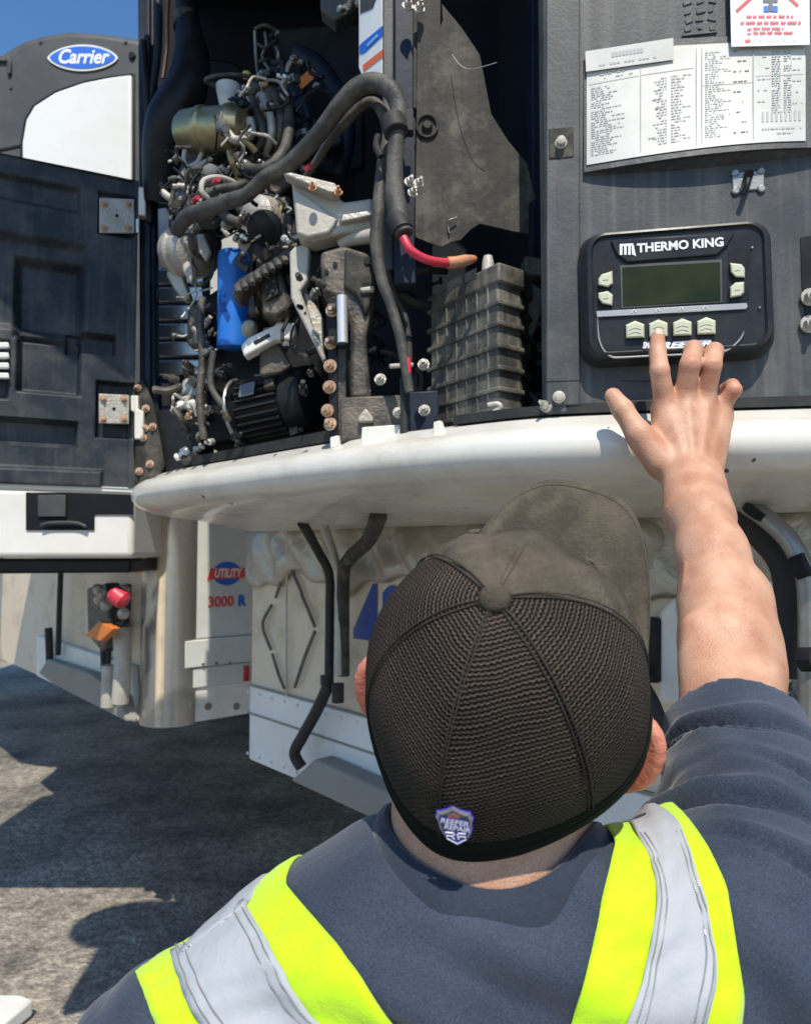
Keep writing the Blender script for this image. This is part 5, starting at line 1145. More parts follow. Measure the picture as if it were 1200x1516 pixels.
# head frame: F = face direction, U = crown, R = right
hF = Vector((.28, .55, .79)).normalized(); hU = Vector((-.12, -.78, .61)); hU = (hU - hF * hU.dot(hF)).normalized(); hR = hF.cross(hU)
_y = math.radians(9); hF, hR = hF * math.cos(_y) + hR * math.sin(_y), hR * math.cos(_y) - hF * math.sin(_y)
HC = Vector((.0637, .500, Z(-.101)))          # centre of the cap band
def hd(r, f, u): return HC + hR * r + hF * f + hU * u
HM = np.array([[hR[i], hF[i], hU[i]] for i in range(3)])
def wz(px, py, d): return W(px, py, d)

H = Field((-.30, .33, Z(-.72)), (.47, .975, Z(.32)), 0.0025)
# torso core, hidden by the shirt
H.ell((.03, .52, Z(-.45)), (.155, .10, .22), k=.01)
H.cap((.03, .50, Z(-.29)), (-.13, .50, Z(-.315)), .05, .05, .02); H.cap((.03, .50, Z(-.29)), (.19, .50, Z(-.25)), .05, .05, .02)
# neck
H.cap((.052, .505, Z(-.34)), tuple(hd(-.004, -.015, -.045)), .070, .066, .02)
H.cap((.045, .515, Z(-.34)), tuple(hd(0, .02, -.05)), .058, .056, .02)
H.cap((.046, .488, Z(-.30)), tuple(hd(-.004, -.045, -.03)), .052, .045, .02)
# skull, face and jaw
H.ell(hd(0, .004, .012), (.076, .086, .084), HM, .01)
H.ell(hd(0, .035, -.05), (.062, .055, .075), HM, .02)
H.ell(hd(0, .045, -.105), (.045, .04, .04), HM, .02)
H.cap(hd(-.05, .0, -.08), hd(-.015, .07, -.125), .016, .016, .02); H.cap(hd(.05, .0, -.08), hd(.015, .07, -.125), .016, .016, .02)
H.cap(hd(0, .09, -.02), hd(0, .112, -.055), .008, .012, .008); H.ell(hd(-.012, .102, -.056), (.008, .009, .007), HM, .005); H.ell(hd(.012, .102, -.056), (.008, .009, .007), HM, .005)
H.cap(hd(-.045, .082, .0), hd(-.012, .094, .0), .006, .006, .012); H.cap(hd(.045, .082, .0), hd(.012, .094, .0), .006, .006, .012)
H.ell(hd(-.031, .09, -.014), (.015, .012, .008), HM, .006, cut=True); H.ell(hd(.031, .09, -.014), (.015, .012, .008), HM, .006, cut=True)
H.ell(hd(-.031, .078, -.015), (.012, .012, .012), HM, .002); H.ell(hd(.031, .078, -.015), (.012, .012, .012), HM, .002)
H.cap(hd(-.022, .090, -.083), hd(.022, .090, -.083), .006, .006, .006); H.cap(hd(-.018, .089, -.093), hd(.018, .089, -.093), .0065, .0065, .005)
H.cap(hd(-.024, .099, -.088), hd(.024, .099, -.088), .0015, .0015, .003, cut=True)
# ears
for s_ in (-1, 1):
    EC = wz(937, 1116, .505) if s_ > 0 else wz(566, 1022, .535); gg = 1.06 if s_ > 0 else .98
    ed = (hR * s_ * .86 - hF * .50).normalized(); eu = (hU * .82 + hF * .42); eu = (eu - ed * eu.dot(ed)).normalized(); en = ed.cross(eu); E0 = EC - ed * .013 * gg
    EM = np.array([[ed[i], en[i], eu[i]] for i in range(3)])
    H.cap(hd(s_ * .068, .006, -.03), E0 + ed * .006, .014, .011, .008)
    H.ell(E0 + ed * .013 * gg, (.0165 * gg, .0068, .029 * gg), EM, .005)
    rim = [E0 + ed * (.013 + .0155 * math.cos(t)) * gg + eu * (.0275 * gg * math.sin(t)) for t in [math.radians(a_) for a_ in range(-70, 151, 20)]]
    for a_, b_ in zip(rim[:-1], rim[1:]): H.cap(a_, b_, .0044, .0044, .003)
    H.cap(rim[0], E0 + ed * .006 - eu * .026, .0065, .006, .004)
# right arm
sh_r = Vector((.215, .50, Z(-.235))); el = wz(1088, 1000, .70); 
arm = [(wz(1085, 1010, .70), .040), (wz(1079, 955, .715), .0415), (wz(1068, 890, .755), .0405), (wz(1053, 820, .79), .0355), (wz(1037, 760, .825), .0310), (wz(1024, 706, .862), .0255)]
H.cap(sh_r, arm[0][0], .046, .041, .02)
for (p, r1), (q, r2) in zip(arm[:-1], arm[1:]): H.cap(p, q, r1, r2, .012)
H.cap(wz(1050, 985, .690), wz(1050, 900, .740), .025, .022, .02)           # forearm muscle on the thumb side
H.cap(wz(1110, 990, .705), wz(1098, 885, .752), .027, .025, .02)
H.cap(wz(1036, 1060, .665), wz(1030, 930, .70), .017, .014, .010)          # biceps tendon side edge
H.cap(wz(1008, 712, .862), wz(1012, 760, .835), .021, .023, .012); H.cap(wz(1043, 712, .862), wz(1055, 770, .832), .022, .024, .012)
H.ell(wz(1052, 716, .850), (.010, .008, .011), None, .012)                 # ulna head
# hand: metacarpals, fingers, thumb
J = dict(idx=[(984, 600, .897), (976, 548, .882), (973, 520, .897), (973, 500, .9145)], mid=[(1012, 590, .893), (1021, 540, .875), (1026, 517, .890), (1027, 520, .915)],
         rng=[(1042, 592, .897), (1053, 541, .879), (1057, 520, .894), (1056, 524, .917)], pky=[(1065, 606, .906), (1086, 577, .890), (1083, 571, .905), (1072, 576, .917)])
R_ = dict(idx=(.0130, .0114, .0102, .0088), mid=(.0130, .0122, .0110, .0098), rng=(.0126, .0118, .0108, .0096), pky=(.0105, .0092, .0086, .0078))
wr = dict(idx=(1006, 696, .870), mid=(1018, 692, .868), rng=(1031, 694, .870), pky=(1044, 698, .874))
for k_ in ('idx', 'mid', 'rng', 'pky'):
    q = [wz(*p) for p in J[k_]]; w0 = wz(*wr[k_]); r = R_[k_]
    H.cap(w0, q[0], .0175, .0135, .012)
    H.cap(w0 + Vector((0, .012, 0)), q[0] + Vector((0, .010, -.004)), .016, .013, .012)
H.cap(wz(1048, 690, .885), wz(1068, 620, .912), .016, .012, .012)
H.cap(wz(990, 680, .885), wz(984, 622, .905), .015, .011, .012)
# dorsal tendons, knuckles
for k_, rr_ in (('idx', .0032), ('mid', .0036), ('rng', .0034), ('pky', .0028)):
    a_ = wz(*wr[k_]) + Vector((0, -.0155, .012)); b_ = wz(*J[k_][0]) + Vector((0, -.0105, -.004)); H.cap(a_, b_, rr_ * .8, rr_, .005)
    H.ell(wz(*J[k_][0]) + Vector((0, -.004, 0)), (.0105, .009, .011), None, .006)
for k_ in ('idx', 'mid', 'rng', 'pky'):
    q = [wz(*p) for p in J[k_]]; r = R_[k_]
    for i in range(3): H.cap(q[i], q[i + 1], r[i], r[i + 1], .0045 if i == 0 else .0030)
th = [(wz(978, 684, .876), .0185), (wz(945, 643, .882), .0150), (wz(921, 606, .890), .0122), (wz(907, 586, .896), .0102)]
for (p, r1), (q, r2) in zip(th[:-1], th[1:]): H.cap(p, q, r1, r2, .006)
H.cap(wz(952, 655, .889), wz(982, 640, .900), .011, .010, .014)            # web of the thumb
H.cap(wz(965, 665, .895), wz(985, 690, .885), .016, .017, .014)
# creases: over finger joints and at the wrist
for k_, i in (('idx', 1), ('mid', 1), ('rng', 1)):
    p = wz(*J[k_][i])
    for dz in (-.0035, .0, .0035): H.cap(p + Vector((-.006, -.0118, dz)), p + Vector((.006, -.0118, dz)), .0006, .0006, .0012, cut=True)
# fold in the crook of the arm
# veins on the back of the hand and the forearm
for pth in ([(1000, 690, -.021), (1006, 655, -.018), (1002, 625, -.016), (996, 600, -.014)], [(1036, 695, -.020), (1032, 655, -.0175), (1028, 625, -.016), (1030, 600, -.014)], [(1006, 655, -.018), (1020, 640, -.0175), (1032, 655, -.0175)]):
    q = [wz(x_, y_, .884 + (700 - y_) * .00012) + Vector((0, o_ + .004, 0)) for x_, y_, o_ in pth]
    for a_, b_ in zip(q[:-1], q[1:]): H.cap(a_, b_, .0016, .0016, .004)
for pth in ([(1020, 720), (1040, 770), (1048, 830), (1062, 890), (1075, 950)], [(1045, 725), (1058, 780), (1082, 840), (1100, 900)], [(1040, 770), (1025, 820), (1024, 870)]):
    pts_ = []
    for x_, y_ in pth:
        t_ = (y_ - 706) / 300.; k_ = max(0, min(4, int(t_ * 5))); 
        best_ = 1e9
        for (p1_, r1_), (p2_, r2_) in zip(arm[:-1], arm[1:]):
            for f_ in (0, .25, .5, .75, 1):
                c_ = p1_.lerp(p2_, f_); pyc = 0
                rr0 = r1_ + (r2_ - r1_) * f_; pr = wz(x_, y_, c_.y - rr0 * .9)
                dz_ = abs(pr.z - c_.z + .0)
                if dz_ < best_: best_ = dz_; dx_ = max(-.9, min(.9, (pr.x - c_.x) / rr0)); sel = Vector((pr.x, c_.y - rr0 * math.sqrt(1 - dx_ * dx_) * .93, pr.z))
        pts_.append(sel)
    for a_, b_ in zip(pts_[:-1], pts_[1:]): H.cap(a_, b_, .0012, .0012, .006)
# left arm, hanging and bent in front
H.cap((-.165, .50, Z(-.34)), (-.225, .50, Z(-.58)), .052, .042, .02); H.cap((-.225, .50, Z(-.58)), (-.13, .73, Z(-.60)), .042, .028, .02)
H.cap((-.13, .73, Z(-.60)), (-.10, .79, Z(-.60)), .026, .028, .012)
for i, (dx, dz) in enumerate(((-.022, 0), (-.007, .004), (.008, .003), (.022, -.002))):
    b_ = Vector((-.10 + dx, .81, Z(-.60) + dz)); m_ = b_ + Vector((dx * .3, .038 - abs(i - 1.3) * .004, -.008)); e_ = m_ + Vector((0, .024, -.018)); H.cap(b_, m_, .0105, .0095, .004); H.cap(m_, e_, .0095, .008, .003)
H.cap((-.075, .76, Z(-.60)), (-.045, .80, Z(-.59)), .014, .012, .008); H.cap((-.045, .80, Z(-.59)), (-.035, .83, Z(-.60)), .012, .010, .004)
P_, F_ = H.mesh(); P_ = smooth_np(P_, F_, 1, .4); del H

def skin_mat():
    m = bpy.data.materials.new('skin'); m.use_nodes = True; t = m.node_tree; b = t.nodes['Principled BSDF']; L = t.links.new
    S(b, 'Roughness', 0.5); S(b, 'Subsurface Weight', 0.12); S(b, 'Subsurface Radius', (1, .35, .2)); S(b, 'Subsurface Scale', .006); S(b, 'Specular IOR Level', .4)
    tc = t.nodes.new('ShaderNodeTexCoord')
    n1 = t.nodes.new('ShaderNodeTexNoise'); n1.inputs['Scale'].default_value = 28; n1.inputs['Detail'].default_value = 6; L(tc.outputs['Object'], n1.inputs[0])
    r1 = t.nodes.new('ShaderNodeValToRGB'); e = r1.color_ramp.elements; e[0].position = .35; e[0].color = (.46, .22, .135, 1); e[1].position = .68; e[1].color = (.62, .37, .25, 1); L(n1.outputs[0], r1.inputs[0])
    n2 = t.nodes.new('ShaderNodeTexNoise'); n2.inputs['Scale'].default_value = 130; n2.inputs['Detail'].default_value = 3; L(tc.outputs['Object'], n2.inputs[0])
    r2 = t.nodes.new('ShaderNodeValToRGB'); e = r2.color_ramp.elements; e[0].position = .60; e[0].color = (0, 0, 0, 1); e[1].position = .74; e[1].color = (1, 1, 1, 1); L(n2.outputs[0], r2.inputs[0])
    mx = t.nodes.new('ShaderNodeMix'); mx.data_type = 'RGBA'; mx.inputs[7].default_value = (.40, .15, .09, 1); L(r1.outputs[0], mx.inputs[6])
    mu = t.nodes.new('ShaderNodeMath'); mu.operation = 'MULTIPLY'; mu.inputs[1].default_value = .35; L(r2.outputs[0], mu.inputs[0]); L(mu.outputs[0], mx.inputs[0])
    at = t.nodes.new('ShaderNodeAttribute'); at.attribute_name = 'flush'
    m2 = t.nodes.new('ShaderNodeMix'); m2.data_type = 'RGBA'; m2.inputs[7].default_value = (.78, .17, .14, 1); L(mx.outputs[2], m2.inputs[6]); L(at.outputs['Fac'], m2.inputs[0])
    a4 = t.nodes.new('ShaderNodeAttribute'); a4.attribute_name = 'stubble'
    n4 = t.nodes.new('ShaderNodeTexNoise'); n4.inputs['Scale'].default_value = 900; n4.inputs['Detail'].default_value = 2; L(tc.outputs['Object'], n4.inputs[0])
    r4 = t.nodes.new('ShaderNodeValToRGB'); e = r4.color_ramp.elements; e[0].position = .45; e[0].color = (0, 0, 0, 1); e[1].position = .62; e[1].color = (1, 1, 1, 1); L(n4.outputs[0], r4.inputs[0])
    u4 = t.nodes.new('ShaderNodeMath'); u4.operation = 'MULTIPLY'; L(a4.outputs['Fac'], u4.inputs[0]); L(r4.outputs[0], u4.inputs[1])
    m4 = t.nodes.new('ShaderNodeMix'); m4.data_type = 'RGBA'; m4.inputs[7].default_value = (.05, .032, .022, 1); L(m2.outputs[2], m4.inputs[6]); L(u4.outputs[0], m4.inputs[0])
    L(m4.outputs[2], b.inputs['Base Color'])
    n3 = t.nodes.new('ShaderNodeTexNoise'); n3.inputs['Scale'].default_value = 420; n3.inputs['Detail'].default_value = 4; L(tc.outputs['Object'], n3.inputs[0])
    v3 = t.nodes.new('ShaderNodeTexVoronoi'); v3.inputs['Scale'].default_value = 500; L(tc.outputs['Object'], v3.inputs[0])
    ad = t.nodes.new('ShaderNodeMath'); ad.operation = 'ADD'; L(n3.outputs[0], ad.inputs[0]); L(v3.outputs[0], ad.inputs[1])
    bp = t.nodes.new('ShaderNodeBump'); bp.inputs['Strength'].default_value = .28; bp.inputs['Distance'].default_value = .0011; L(ad.outputs[0], bp.inputs['Height']); L(bp.outputs[0], b.inputs['Normal'])
    return m
man = np_obj('person', P_, F_, skin_mat())
tagm(man, 'man in mesh-backed cap, navy shirt and lime vest straps pressing the keypad', 'person')
fl_a = np.zeros(len(P_), np.float32)
for s_ in (-1, 1):
    E0 = np.array(wz(937, 1116, .505) if s_ > 0 else wz(566, 1022, .535)); d_ = np.linalg.norm(P_ - E0, axis=1); fl_a = np.maximum(fl_a, np.clip((.044 - d_) / .026, 0, 1) * .72)
for k_ in ('idx', 'mid', 'rng', 'pky'):
    for i in (0, 1): d_ = np.linalg.norm(P_ - np.array(wz(*J[k_][i])), axis=1); fl_a = np.maximum(fl_a, np.clip((.018 - d_) / .012, 0, 1) * .16)
lf_ = (P_ - np.array(HC)) @ HM; st_ = np.clip((-.005 - lf_[:, 1]) / .03, 0, 1) * np.clip((lf_[:, 2] + .075) / .03, 0, 1) * (np.linalg.norm(lf_, axis=1) < .16) * .28
at = man.data.attributes.new('stubble', 'FLOAT', 'POINT'); at.data.foreach_set('value', st_.astype(np.float32))
at = man.data.attributes.new('flush', 'FLOAT', 'POINT'); at.data.foreach_set('value', fl_a)
BV_body = BVHTree.FromPolygons([Vector(p) for p in P_.tolist()], F_.tolist()) if False else None

# shirt
def fabric(name, col, col2, scale=900, bump=.35):
    m = bpy.data.materials.new(name); m.use_nodes = True; t = m.node_tree; b = t.nodes['Principled BSDF']; L = t.links.new
    S(b, 'Roughness', .85); S(b, 'Sheen Weight', .25); S(b, 'Sheen Roughness', .5); S(b, 'Specular IOR Level', .25)
    tc = t.nodes.new('ShaderNodeTexCoord'); n = t.nodes.new('ShaderNodeTexNoise'); n.inputs['Scale'].default_value = scale; n.inputs['Detail'].default_value = 3; L(tc.outputs['Object'], n.inputs[0])
    n2 = t.nodes.new('ShaderNodeTexNoise'); n2.inputs['Scale'].default_value = 12; n2.inputs['Detail'].default_value = 6; L(tc.outputs['Object'], n2.inputs[0])
    a = t.nodes.new('ShaderNodeMath'); a.operation = 'MULTIPLY_ADD'; a.inputs[1].default_value = .55; L(n.outputs[0], a.inputs[0])
    a2 = t.nodes.new('ShaderNodeMath'); a2.operation = 'MULTIPLY'; a2.inputs[1].default_value = .5; L(n2.outputs[0], a2.inputs[0]); L(a2.outputs[0], a.inputs[2])
    r = t.nodes.new('ShaderNodeValToRGB'); e = r.color_ramp.elements; e[0].position = .38; e[0].color = (*col, 1); e[1].position = .72; e[1].color = (*col2, 1); L(a.outputs[0], r.inputs[0]); L(r.outputs[0], b.inputs['Base Color'])
    bp = t.nodes.new('ShaderNodeBump'); bp.inputs['Strength'].default_value = bump; bp.inputs['Distance'].default_value = .001; L(n.outputs[0], bp.inputs['Height'])
    n4 = t.nodes.new('ShaderNodeTexNoise'); n4.inputs['Scale'].default_value = 34; n4.inputs['Detail'].default_value = 4; n4.inputs['Distortion'].default_value = .8; L(tc.outputs['Object'], n4.inputs[0])
    b2 = t.nodes.new('ShaderNodeBump'); b2.inputs['Strength'].default_value = .35; b2.inputs['Distance'].default_value = .006; L(n4.outputs[0], b2.inputs['Height']); L(bp.outputs[0], b2.inputs['Normal'])
    L(b2.outputs[0], b.inputs['Normal']); return m
M['shirt'] = fabric('slate_navy_jersey', (.016, .025, .046), (.058, .076, .112), 850, .4)
T_ = Field((-.33, .28, Z(-.80)), (.43, .80, Z(-.02)), .0035)
T_.ell((.025, .535, Z(-.52)), (.205, .118, .34), k=.02); T_.ell((.025, .52, Z(-.40)), (.195, .105, .17), k=.03)
T_.ell((-.075, .475, Z(-.38)), (.09, .055, .10), k=.03); T_.ell((.125, .475, Z(-.36)), (.09, .055, .11), k=.03)
T_.cap((.05, .50, Z(-.275)), (-.03, .50, Z(-.278)), .070, .068, .03); T_.cap((-.03, .50, Z(-.278)), (-.150, .505, Z(-.335)), .068, .062, .03)
T_.cap((.05, .50, Z(-.275)), (.155, .50, Z(-.262)), .066, .064, .03); T_.cap((.155, .50, Z(-.262)), (.215, .50, Z(-.242)), .064, .068, .03)
T_.cap((.0, .490, Z(-.262)), (.11, .490, Z(-.258)), .064, .064, .03)
T_.cap((-.165, .50, Z(-.355)), (-.205, .50, Z(-.52)), .064, .058, .02); T_.cap((-.205, .50, Z(-.52)), (-.222, .51, Z(-.60)), .058, .060, .02)
cuff = wz(1087, 1016, .690); shp = Vector((.222, .50, Z(-.258))); cuff = cuff.lerp(shp, .27)
mid_ = shp.lerp(cuff, .5) + Vector((.012, -.006, -.006))
T_.cap(shp, mid_, .078, .071, .02); T_.cap(mid_, cuff, .071, .060, .02)
T_.cap((.20, .51, Z(-.30)), (.17, .52, Z(-.46)), .075, .07, .03)
adir = (cuff - mid_).normalized()
# hollow cuffs, neck opening
T_.cap(cuff - adir * .030, cuff + adir * .0, .0525, .054, .002, cut=True)
T_.ell(cuff + adir * .155, (.15, .15, .15), None, .002, cut=True)
T_.cap((-.220, .51, Z(-.57)), (-.235, .52, Z(-.75)), .052, .054, .002, cut=True)
nk0 = Vector((.050, .497, Z(-.36))); nk1 = Vector((.062, .500, Z(-.10)))
# trim everything above the collar line around the neck, then open it
SP, SF = T_.mesh(); del T_
SP = smooth_np(SP, SF, 2, .5); SN = vnormals(SP, SF)
# folds
x, y, z = SP[:, 0], SP[:, 1], SP[:, 2] - CAM.z
ad = np.array(adir); a0 = np.array(shp); al = (SP - a0) @ ad; Lc = (cuff - shp).length
rad = SP - a0 - al[:, None] * ad; side = rad @ np.array([1, 0, 0]); rdn = np.linalg.norm(rad, axis=1)
wa = np.clip((al + .03) / .04, 0, 1) * np.clip((Lc - .012 - al) / .02, 0, 1) * np.clip((.13 - rdn) / .03, 0, 1)
ph = (al + 6.0 * side ** 2 + .014 * np.sin(side * 26 + al * 9) + .005 * np.sin(side * 70 + al * 50)) / .046
fr = ph - np.floor(ph); ci = np.floor(ph)
amp_ = .75 + .25 * np.sin(ci * 2.3)
ring = .0065 * np.exp(-((fr - .68) / .17) ** 2) - .0085 * np.exp(-((fr - .42) / .075) ** 2)
disp = 1.8 * wa * amp_ * ring * (.55 + .45 * np.sin(side * 34 + ci * 2.6))
# cuff hem
disp += np.exp(-((al - Lc + .000) / .003) ** 2) * 0.0
bk = np.clip((.50 - y) / .05, 0, 1) * np.clip((-.19 - z) / .05, 0, 1)
disp += bk * .0095 * np.sin((z + .9 * (x - .03) ** 2 * 2.2 + .03 * np.sin(x * 14)) * 2 * math.pi / .052 + .8 * np.sin(x * 9)) * np.clip(1 - np.abs(x - .03) / .17, 0, 1)
disp += np.clip((x - .10) / .06, 0, 1) * bk * .0045 * np.sin((x * .9 + z * .55) * 2 * math.pi / .055)
disp += .0012 * np.sin(x * 90 + z * 60 + 3 * np.sin(z * 40)) * (rdn < 1)
SP = SP + SN * disp[:, None]
shirt = np_obj('shirt', SP, SF, M['shirt'], man)
SBV = BVHTree.FromPolygons([Vector(p) for p in SP.tolist()], SF.tolist())
# collar rib: follows the neck where it leaves the jersey
selF = [f for f in F_.tolist() if abs(P_[f[0]][0] - .06) < .12 and Z(-.30) < P_[f[0]][2] < Z(-.06)]
vid = {v: i for i, v in enumerate(sorted({v for f in selF for v in f}))}
NBV = BVHTree.FromPolygons([Vector(P_[v]) for v in vid], [[vid[v] for v in f] for f in selF])
ring_ = []
for k in range(56):
    a_ = 2 * math.pi * k / 56; dr_ = Vector((math.cos(a_), math.sin(a_), 0)); c_ = Vector((.056, .515, 0)); r_ = .078; zz = Z(-.2)
    for it in range(4):
        h_ = SBV.ray_cast(Vector((c_.x, c_.y, Z(.0))) + dr_ * r_, Vector((0, 0, -1)))
        if h_[0]: zz = h_[0].z
        h2 = NBV.ray_cast(Vector((c_.x, c_.y, zz + .003)) + dr_ * .16, -dr_)
        if h2[0]: r_ = .5 * r_ + .5 * min(.095, (h2[0] - Vector((c_.x, c_.y, zz + .003))).dot(dr_) + .004)
    ring_.append((dr_, r_, zz))
n_ = len(ring_); P = []
for i in range(n_):
    dr_ = ring_[i][0]; r_ = sum(ring_[(i + j) % n_][1] for j in range(-4, 5)) / 9; zz = sum(ring_[(i + j) % n_][2] for j in range(-4, 5)) / 9
    P.append([Vector((c_.x, c_.y, zz)) + dr_ * (r_ + o_) + Vector((0, 0, h_)) for o_, h_ in ((.009, -.012), (.0075, -.001), (.005, .0045), (.002, .0085), (-.001, .0095), (-.004, .008), (-.005, .0), (-.005, -.02))])
mb = MB(); mb.grid(P, n_, 8, closeu=True); obj('collar', mb, fabric('collar_rib', (.014, .020, .036), (.034, .046, .070)), shirt, fixn=False)
# nails
for (a_, b_, rr_, nrm) in ((J['idx'][2], J['idx'][3], .0088, Vector((0, -.8, .55))),):
    A_ = wz(*a_); B_ = wz(*b_); dr_ = (B_ - A_).normalized(); n_ = (nrm - dr_ * nrm.dot(dr_)).normalized(); s_ = dr_.cross(n_); mb = MB(); P = []
    for i in range(7):
        u_ = -1 + i / 3; P.append([B_ + dr_ * (v_ * .0105 - .0035 + .0016 * (1 - u_ * u_) * (v_ > .9)) + s_ * math.sin(u_ * .75) * rr_ * .92 + n_ * (math.cos(u_ * .75) * rr_ * (1.05 - .20 * max(0, v_ - .55) ) + .0004) for v_ in (-.15, .1, .4, .7, 1.0)])
    mb.grid(P, 7, 5); o = obj('fingernail', mb, mat('nail', (.74, .50, .40), .3, var=.05), man, fixn=False); md = o.modifiers.new('s', 'SOLIDIFY'); md.thickness = .0006
# trousers and boots below the frame
G_ = Field((-.25, .32, 0.06), (.30, .72, 1.0), .008)
G_.ell((.025, .53, .86), (.18, .12, .14), k=.03)
for s_ in (-1, 1):
    G_.cap((.025 + s_ * .095, .53, .84), (.025 + s_ * .115, .53, .48), .092, .068, .03); G_.cap((.025 + s_ * .115, .53, .48), (.025 + s_ * .125, .54, .10), .068, .055, .02)
GP, GF = G_.mesh(); np_obj('trousers', smooth_np(GP, GF, 2), GF, M['trouser'], man)
for s_ in (-1, 1):
    B_ = Field((-.2, .42, 0.0), (.26, .80, .2), .006); cx_ = .025 + s_ * .125
    B_.cap((cx_, .53, .14), (cx_, .53, .055), .050, .048, .02); B_.cap((cx_, .53, .05), (cx_ + s_ * .012, .68, .042), .045, .040, .02)
    BP, BF = B_.mesh(); BP[:, 2] = np.maximum(BP[:, 2], .002); np_obj('boot', BP, BF, M['boot'], man)

# ---------------------------------------------------------------- safety vest
def edge_at(pts, v):
    # position along a photo-space polyline at fraction v of its height
    n = len(pts) - 1; t = v * n; i = min(int(t), n - 1); f = t - i
    p0, p1, p2, p3 = pts[max(i - 1, 0)], pts[i], pts[i + 1], pts[min(i + 2, n)]
    g_ = lambda k: 0.5 * (2 * p1[k] + (p2[k] - p0[k]) * f + (2 * p0[k] - 5 * p1[k] + 4 * p2[k] - p3[k]) * f * f + (3 * p1[k] - p0[k] - 3 * p2[k] + p3[k]) * f ** 3)
    return g_(0), g_(1)
def snap(p, off):
    q, n, i, d = SBV.find_nearest(p); return q + n * off, n
def strap(eA, eB, nu, off, lift=0.0, shift_up=None):
    """grid between two edges: rows run from the shoulder line down the back, then over the shoulder and down the front"""
    rows = []
    NV = 40
    for j in range(NV):
        v = j / (NV - 1); row = []
        a_ = edge_at(eA, v); b_ = edge_at(eB, v)
        for i in range(nu):
            f = i / (nu - 1); px, py = a_[0] * (1 - f) + b_[0] * f, a_[1] * (1 - f) + b_[1] * f
            r = ray(px, py).normalized(); h_ = SBV.ray_cast(CAM, r)
            if h_[0] and h_[0].y < .60: q, n = h_[0], h_[1]
            else: q, n = snap(W(px, py, .485), 0)
            row.append((q, n))
        rows.append(row)
    top = rows[0]; over = []
    cur = [q for q, n in top]
    path = [Vector((0, 1, .25)), Vector((0, 1, .1)), Vector((0, 1, 0)), Vector((0, 1, -.15)), Vector((0, 1, -.4)), Vector((0, .8, -.8)), Vector((0, .5, -1)), Vector((0, .3, -1)), Vector((0, .1, -1)), Vector((0, .1, -1)), Vector((0, 0, -1)), Vector((0, 0, -1)), Vector((0, 0, -1)), Vector((0, 0, -1))]
    for dv in path:
        nx = []
        for c in cur:
            q, n = snap(c + dv.normalized() * .016, 0); nx.append((q, n))
        over.append(nx); cur = [q for q, n in nx]
    bot = []; cur = [q for q, n in rows[-1]]
    for k in range(12):
        nx = []
        for c in cur: q, n = snap(c + Vector((0, 0, -.02)), 0); nx.append((q, n))
        bot.append(nx); cur = [q for q, n in nx]
    allr = over[::-1] + rows + bot
    # even out the offsets so that the strap bridges the small folds
    A = np.array([[list(q + n * (off + .0013 * math.sin(i * .9 + j * .33) * math.sin(j * .21 + i * .25) + .0007 * math.sin(j * .9 + i * .5))) for i, (q, n) in enumerate(r)] for j, r in enumerate(allr)])

    for _ in range(4): A[1:-1, 1:-1] = .5 * A[1:-1, 1:-1] + .125 * (A[2:, 1:-1] + A[:-2, 1:-1] + A[1:-1, 2:] + A[1:-1, :-2])
    for _ in range(3): A[1:-1, 0] = .5 * A[1:-1, 0] + .25 * (A[2:, 0] + A[:-2, 0]); A[1:-1, -1] = .5 * A[1:-1, -1] + .25 * (A[2:, -1] + A[:-2, -1])
    return A
M['lime'] = fabric('lime_hi_vis_fabric', (.50, .84, .006), (.62, .95, .02), 800, .3)
def strap_obj(name, A, m, parent, th=.0018, up=(0, -.4, .9)):
    mb = MB(); P = [[Vector(A[j, i]) for i in range(A.shape[1])] for j in range(A.shape[0])]
    mb.grid(P, len(P), len(P[0])); o = obj(name, mb, m, parent, fixn=False, sharp=80)
    md = o.modifiers.new('solid', 'SOLIDIFY'); md.thickness = th; md.offset = 0
    return o
Le = [[(183, 1400), (205, 1450), (222, 1488), (246, 1545)], [(233, 1370), (262, 1430), (285, 1480), (322, 1545)], [(354, 1321), (405, 1402), (450, 1465), (508, 1545)], [(421, 1308), (482, 1380), (535, 1450), (612, 1545)]]
Re = [[(912, 1250), (893, 1320), (880, 1385), (862, 1455), (832, 1545)], [(938, 1232), (966, 1300), (962, 1375), (940, 1455), (904, 1545)], [(1004, 1224), (1036, 1300), (1050, 1375), (1050, 1455), (1037, 1545)], [(1036, 1240), (1070, 1305), (1086, 1375), (1092, 1455), (1089, 1545)]]
lime0 = strap(Le[0], Le[3], 22, .0035); vest = strap_obj('safety_vest', lime0, M['lime'], man)
strap_obj('reflective_tape', strap(Le[1], Le[2], 12, .0062), M['tape'], vest, .0012)
lime1 = strap(Re[0], Re[3], 22, .0035); v2 = strap_obj('safety_vest', lime1, M['lime'], man)
strap_obj('reflective_tape', strap(Re[1], Re[2], 12, .0062), M['tape'], v2, .0012)
# stitch rows along the tapes
for A_E, B_E, vo in ((Le[1], Le[2], vest), (Re[1], Re[2], v2)):
    for f0 in (.07, .17, .84, .94):
        A = strap([(a_[0] * (1 - f0) + b_[0] * f0, a_[1] * (1 - f0) + b_[1] * f0) for a_, b_ in zip(A_E, B_E)], [(a_[0] * (1 - f0 - .02) + b_[0] * (f0 + .02), a_[1] * (1 - f0 - .02) + b_[1] * (f0 + .02)) for a_, b_ in zip(A_E, B_E)], 3, .0074)
        L_ = [Vector(A[j, 1]) for j in range(17, A.shape[0] - 6)]
        mb = MB()
        for a_, b_ in zip(L_[:-1], L_[1:]):
            for t0 in (0.0, .34, .67):
                p = a_.lerp(b_, t0); q = a_.lerp(b_, t0 + .2); mb.tube([p, q], .0005, 4, smooth=0)
        obj('stitching', mb, M['binding'] if False else M['silver'], vo)

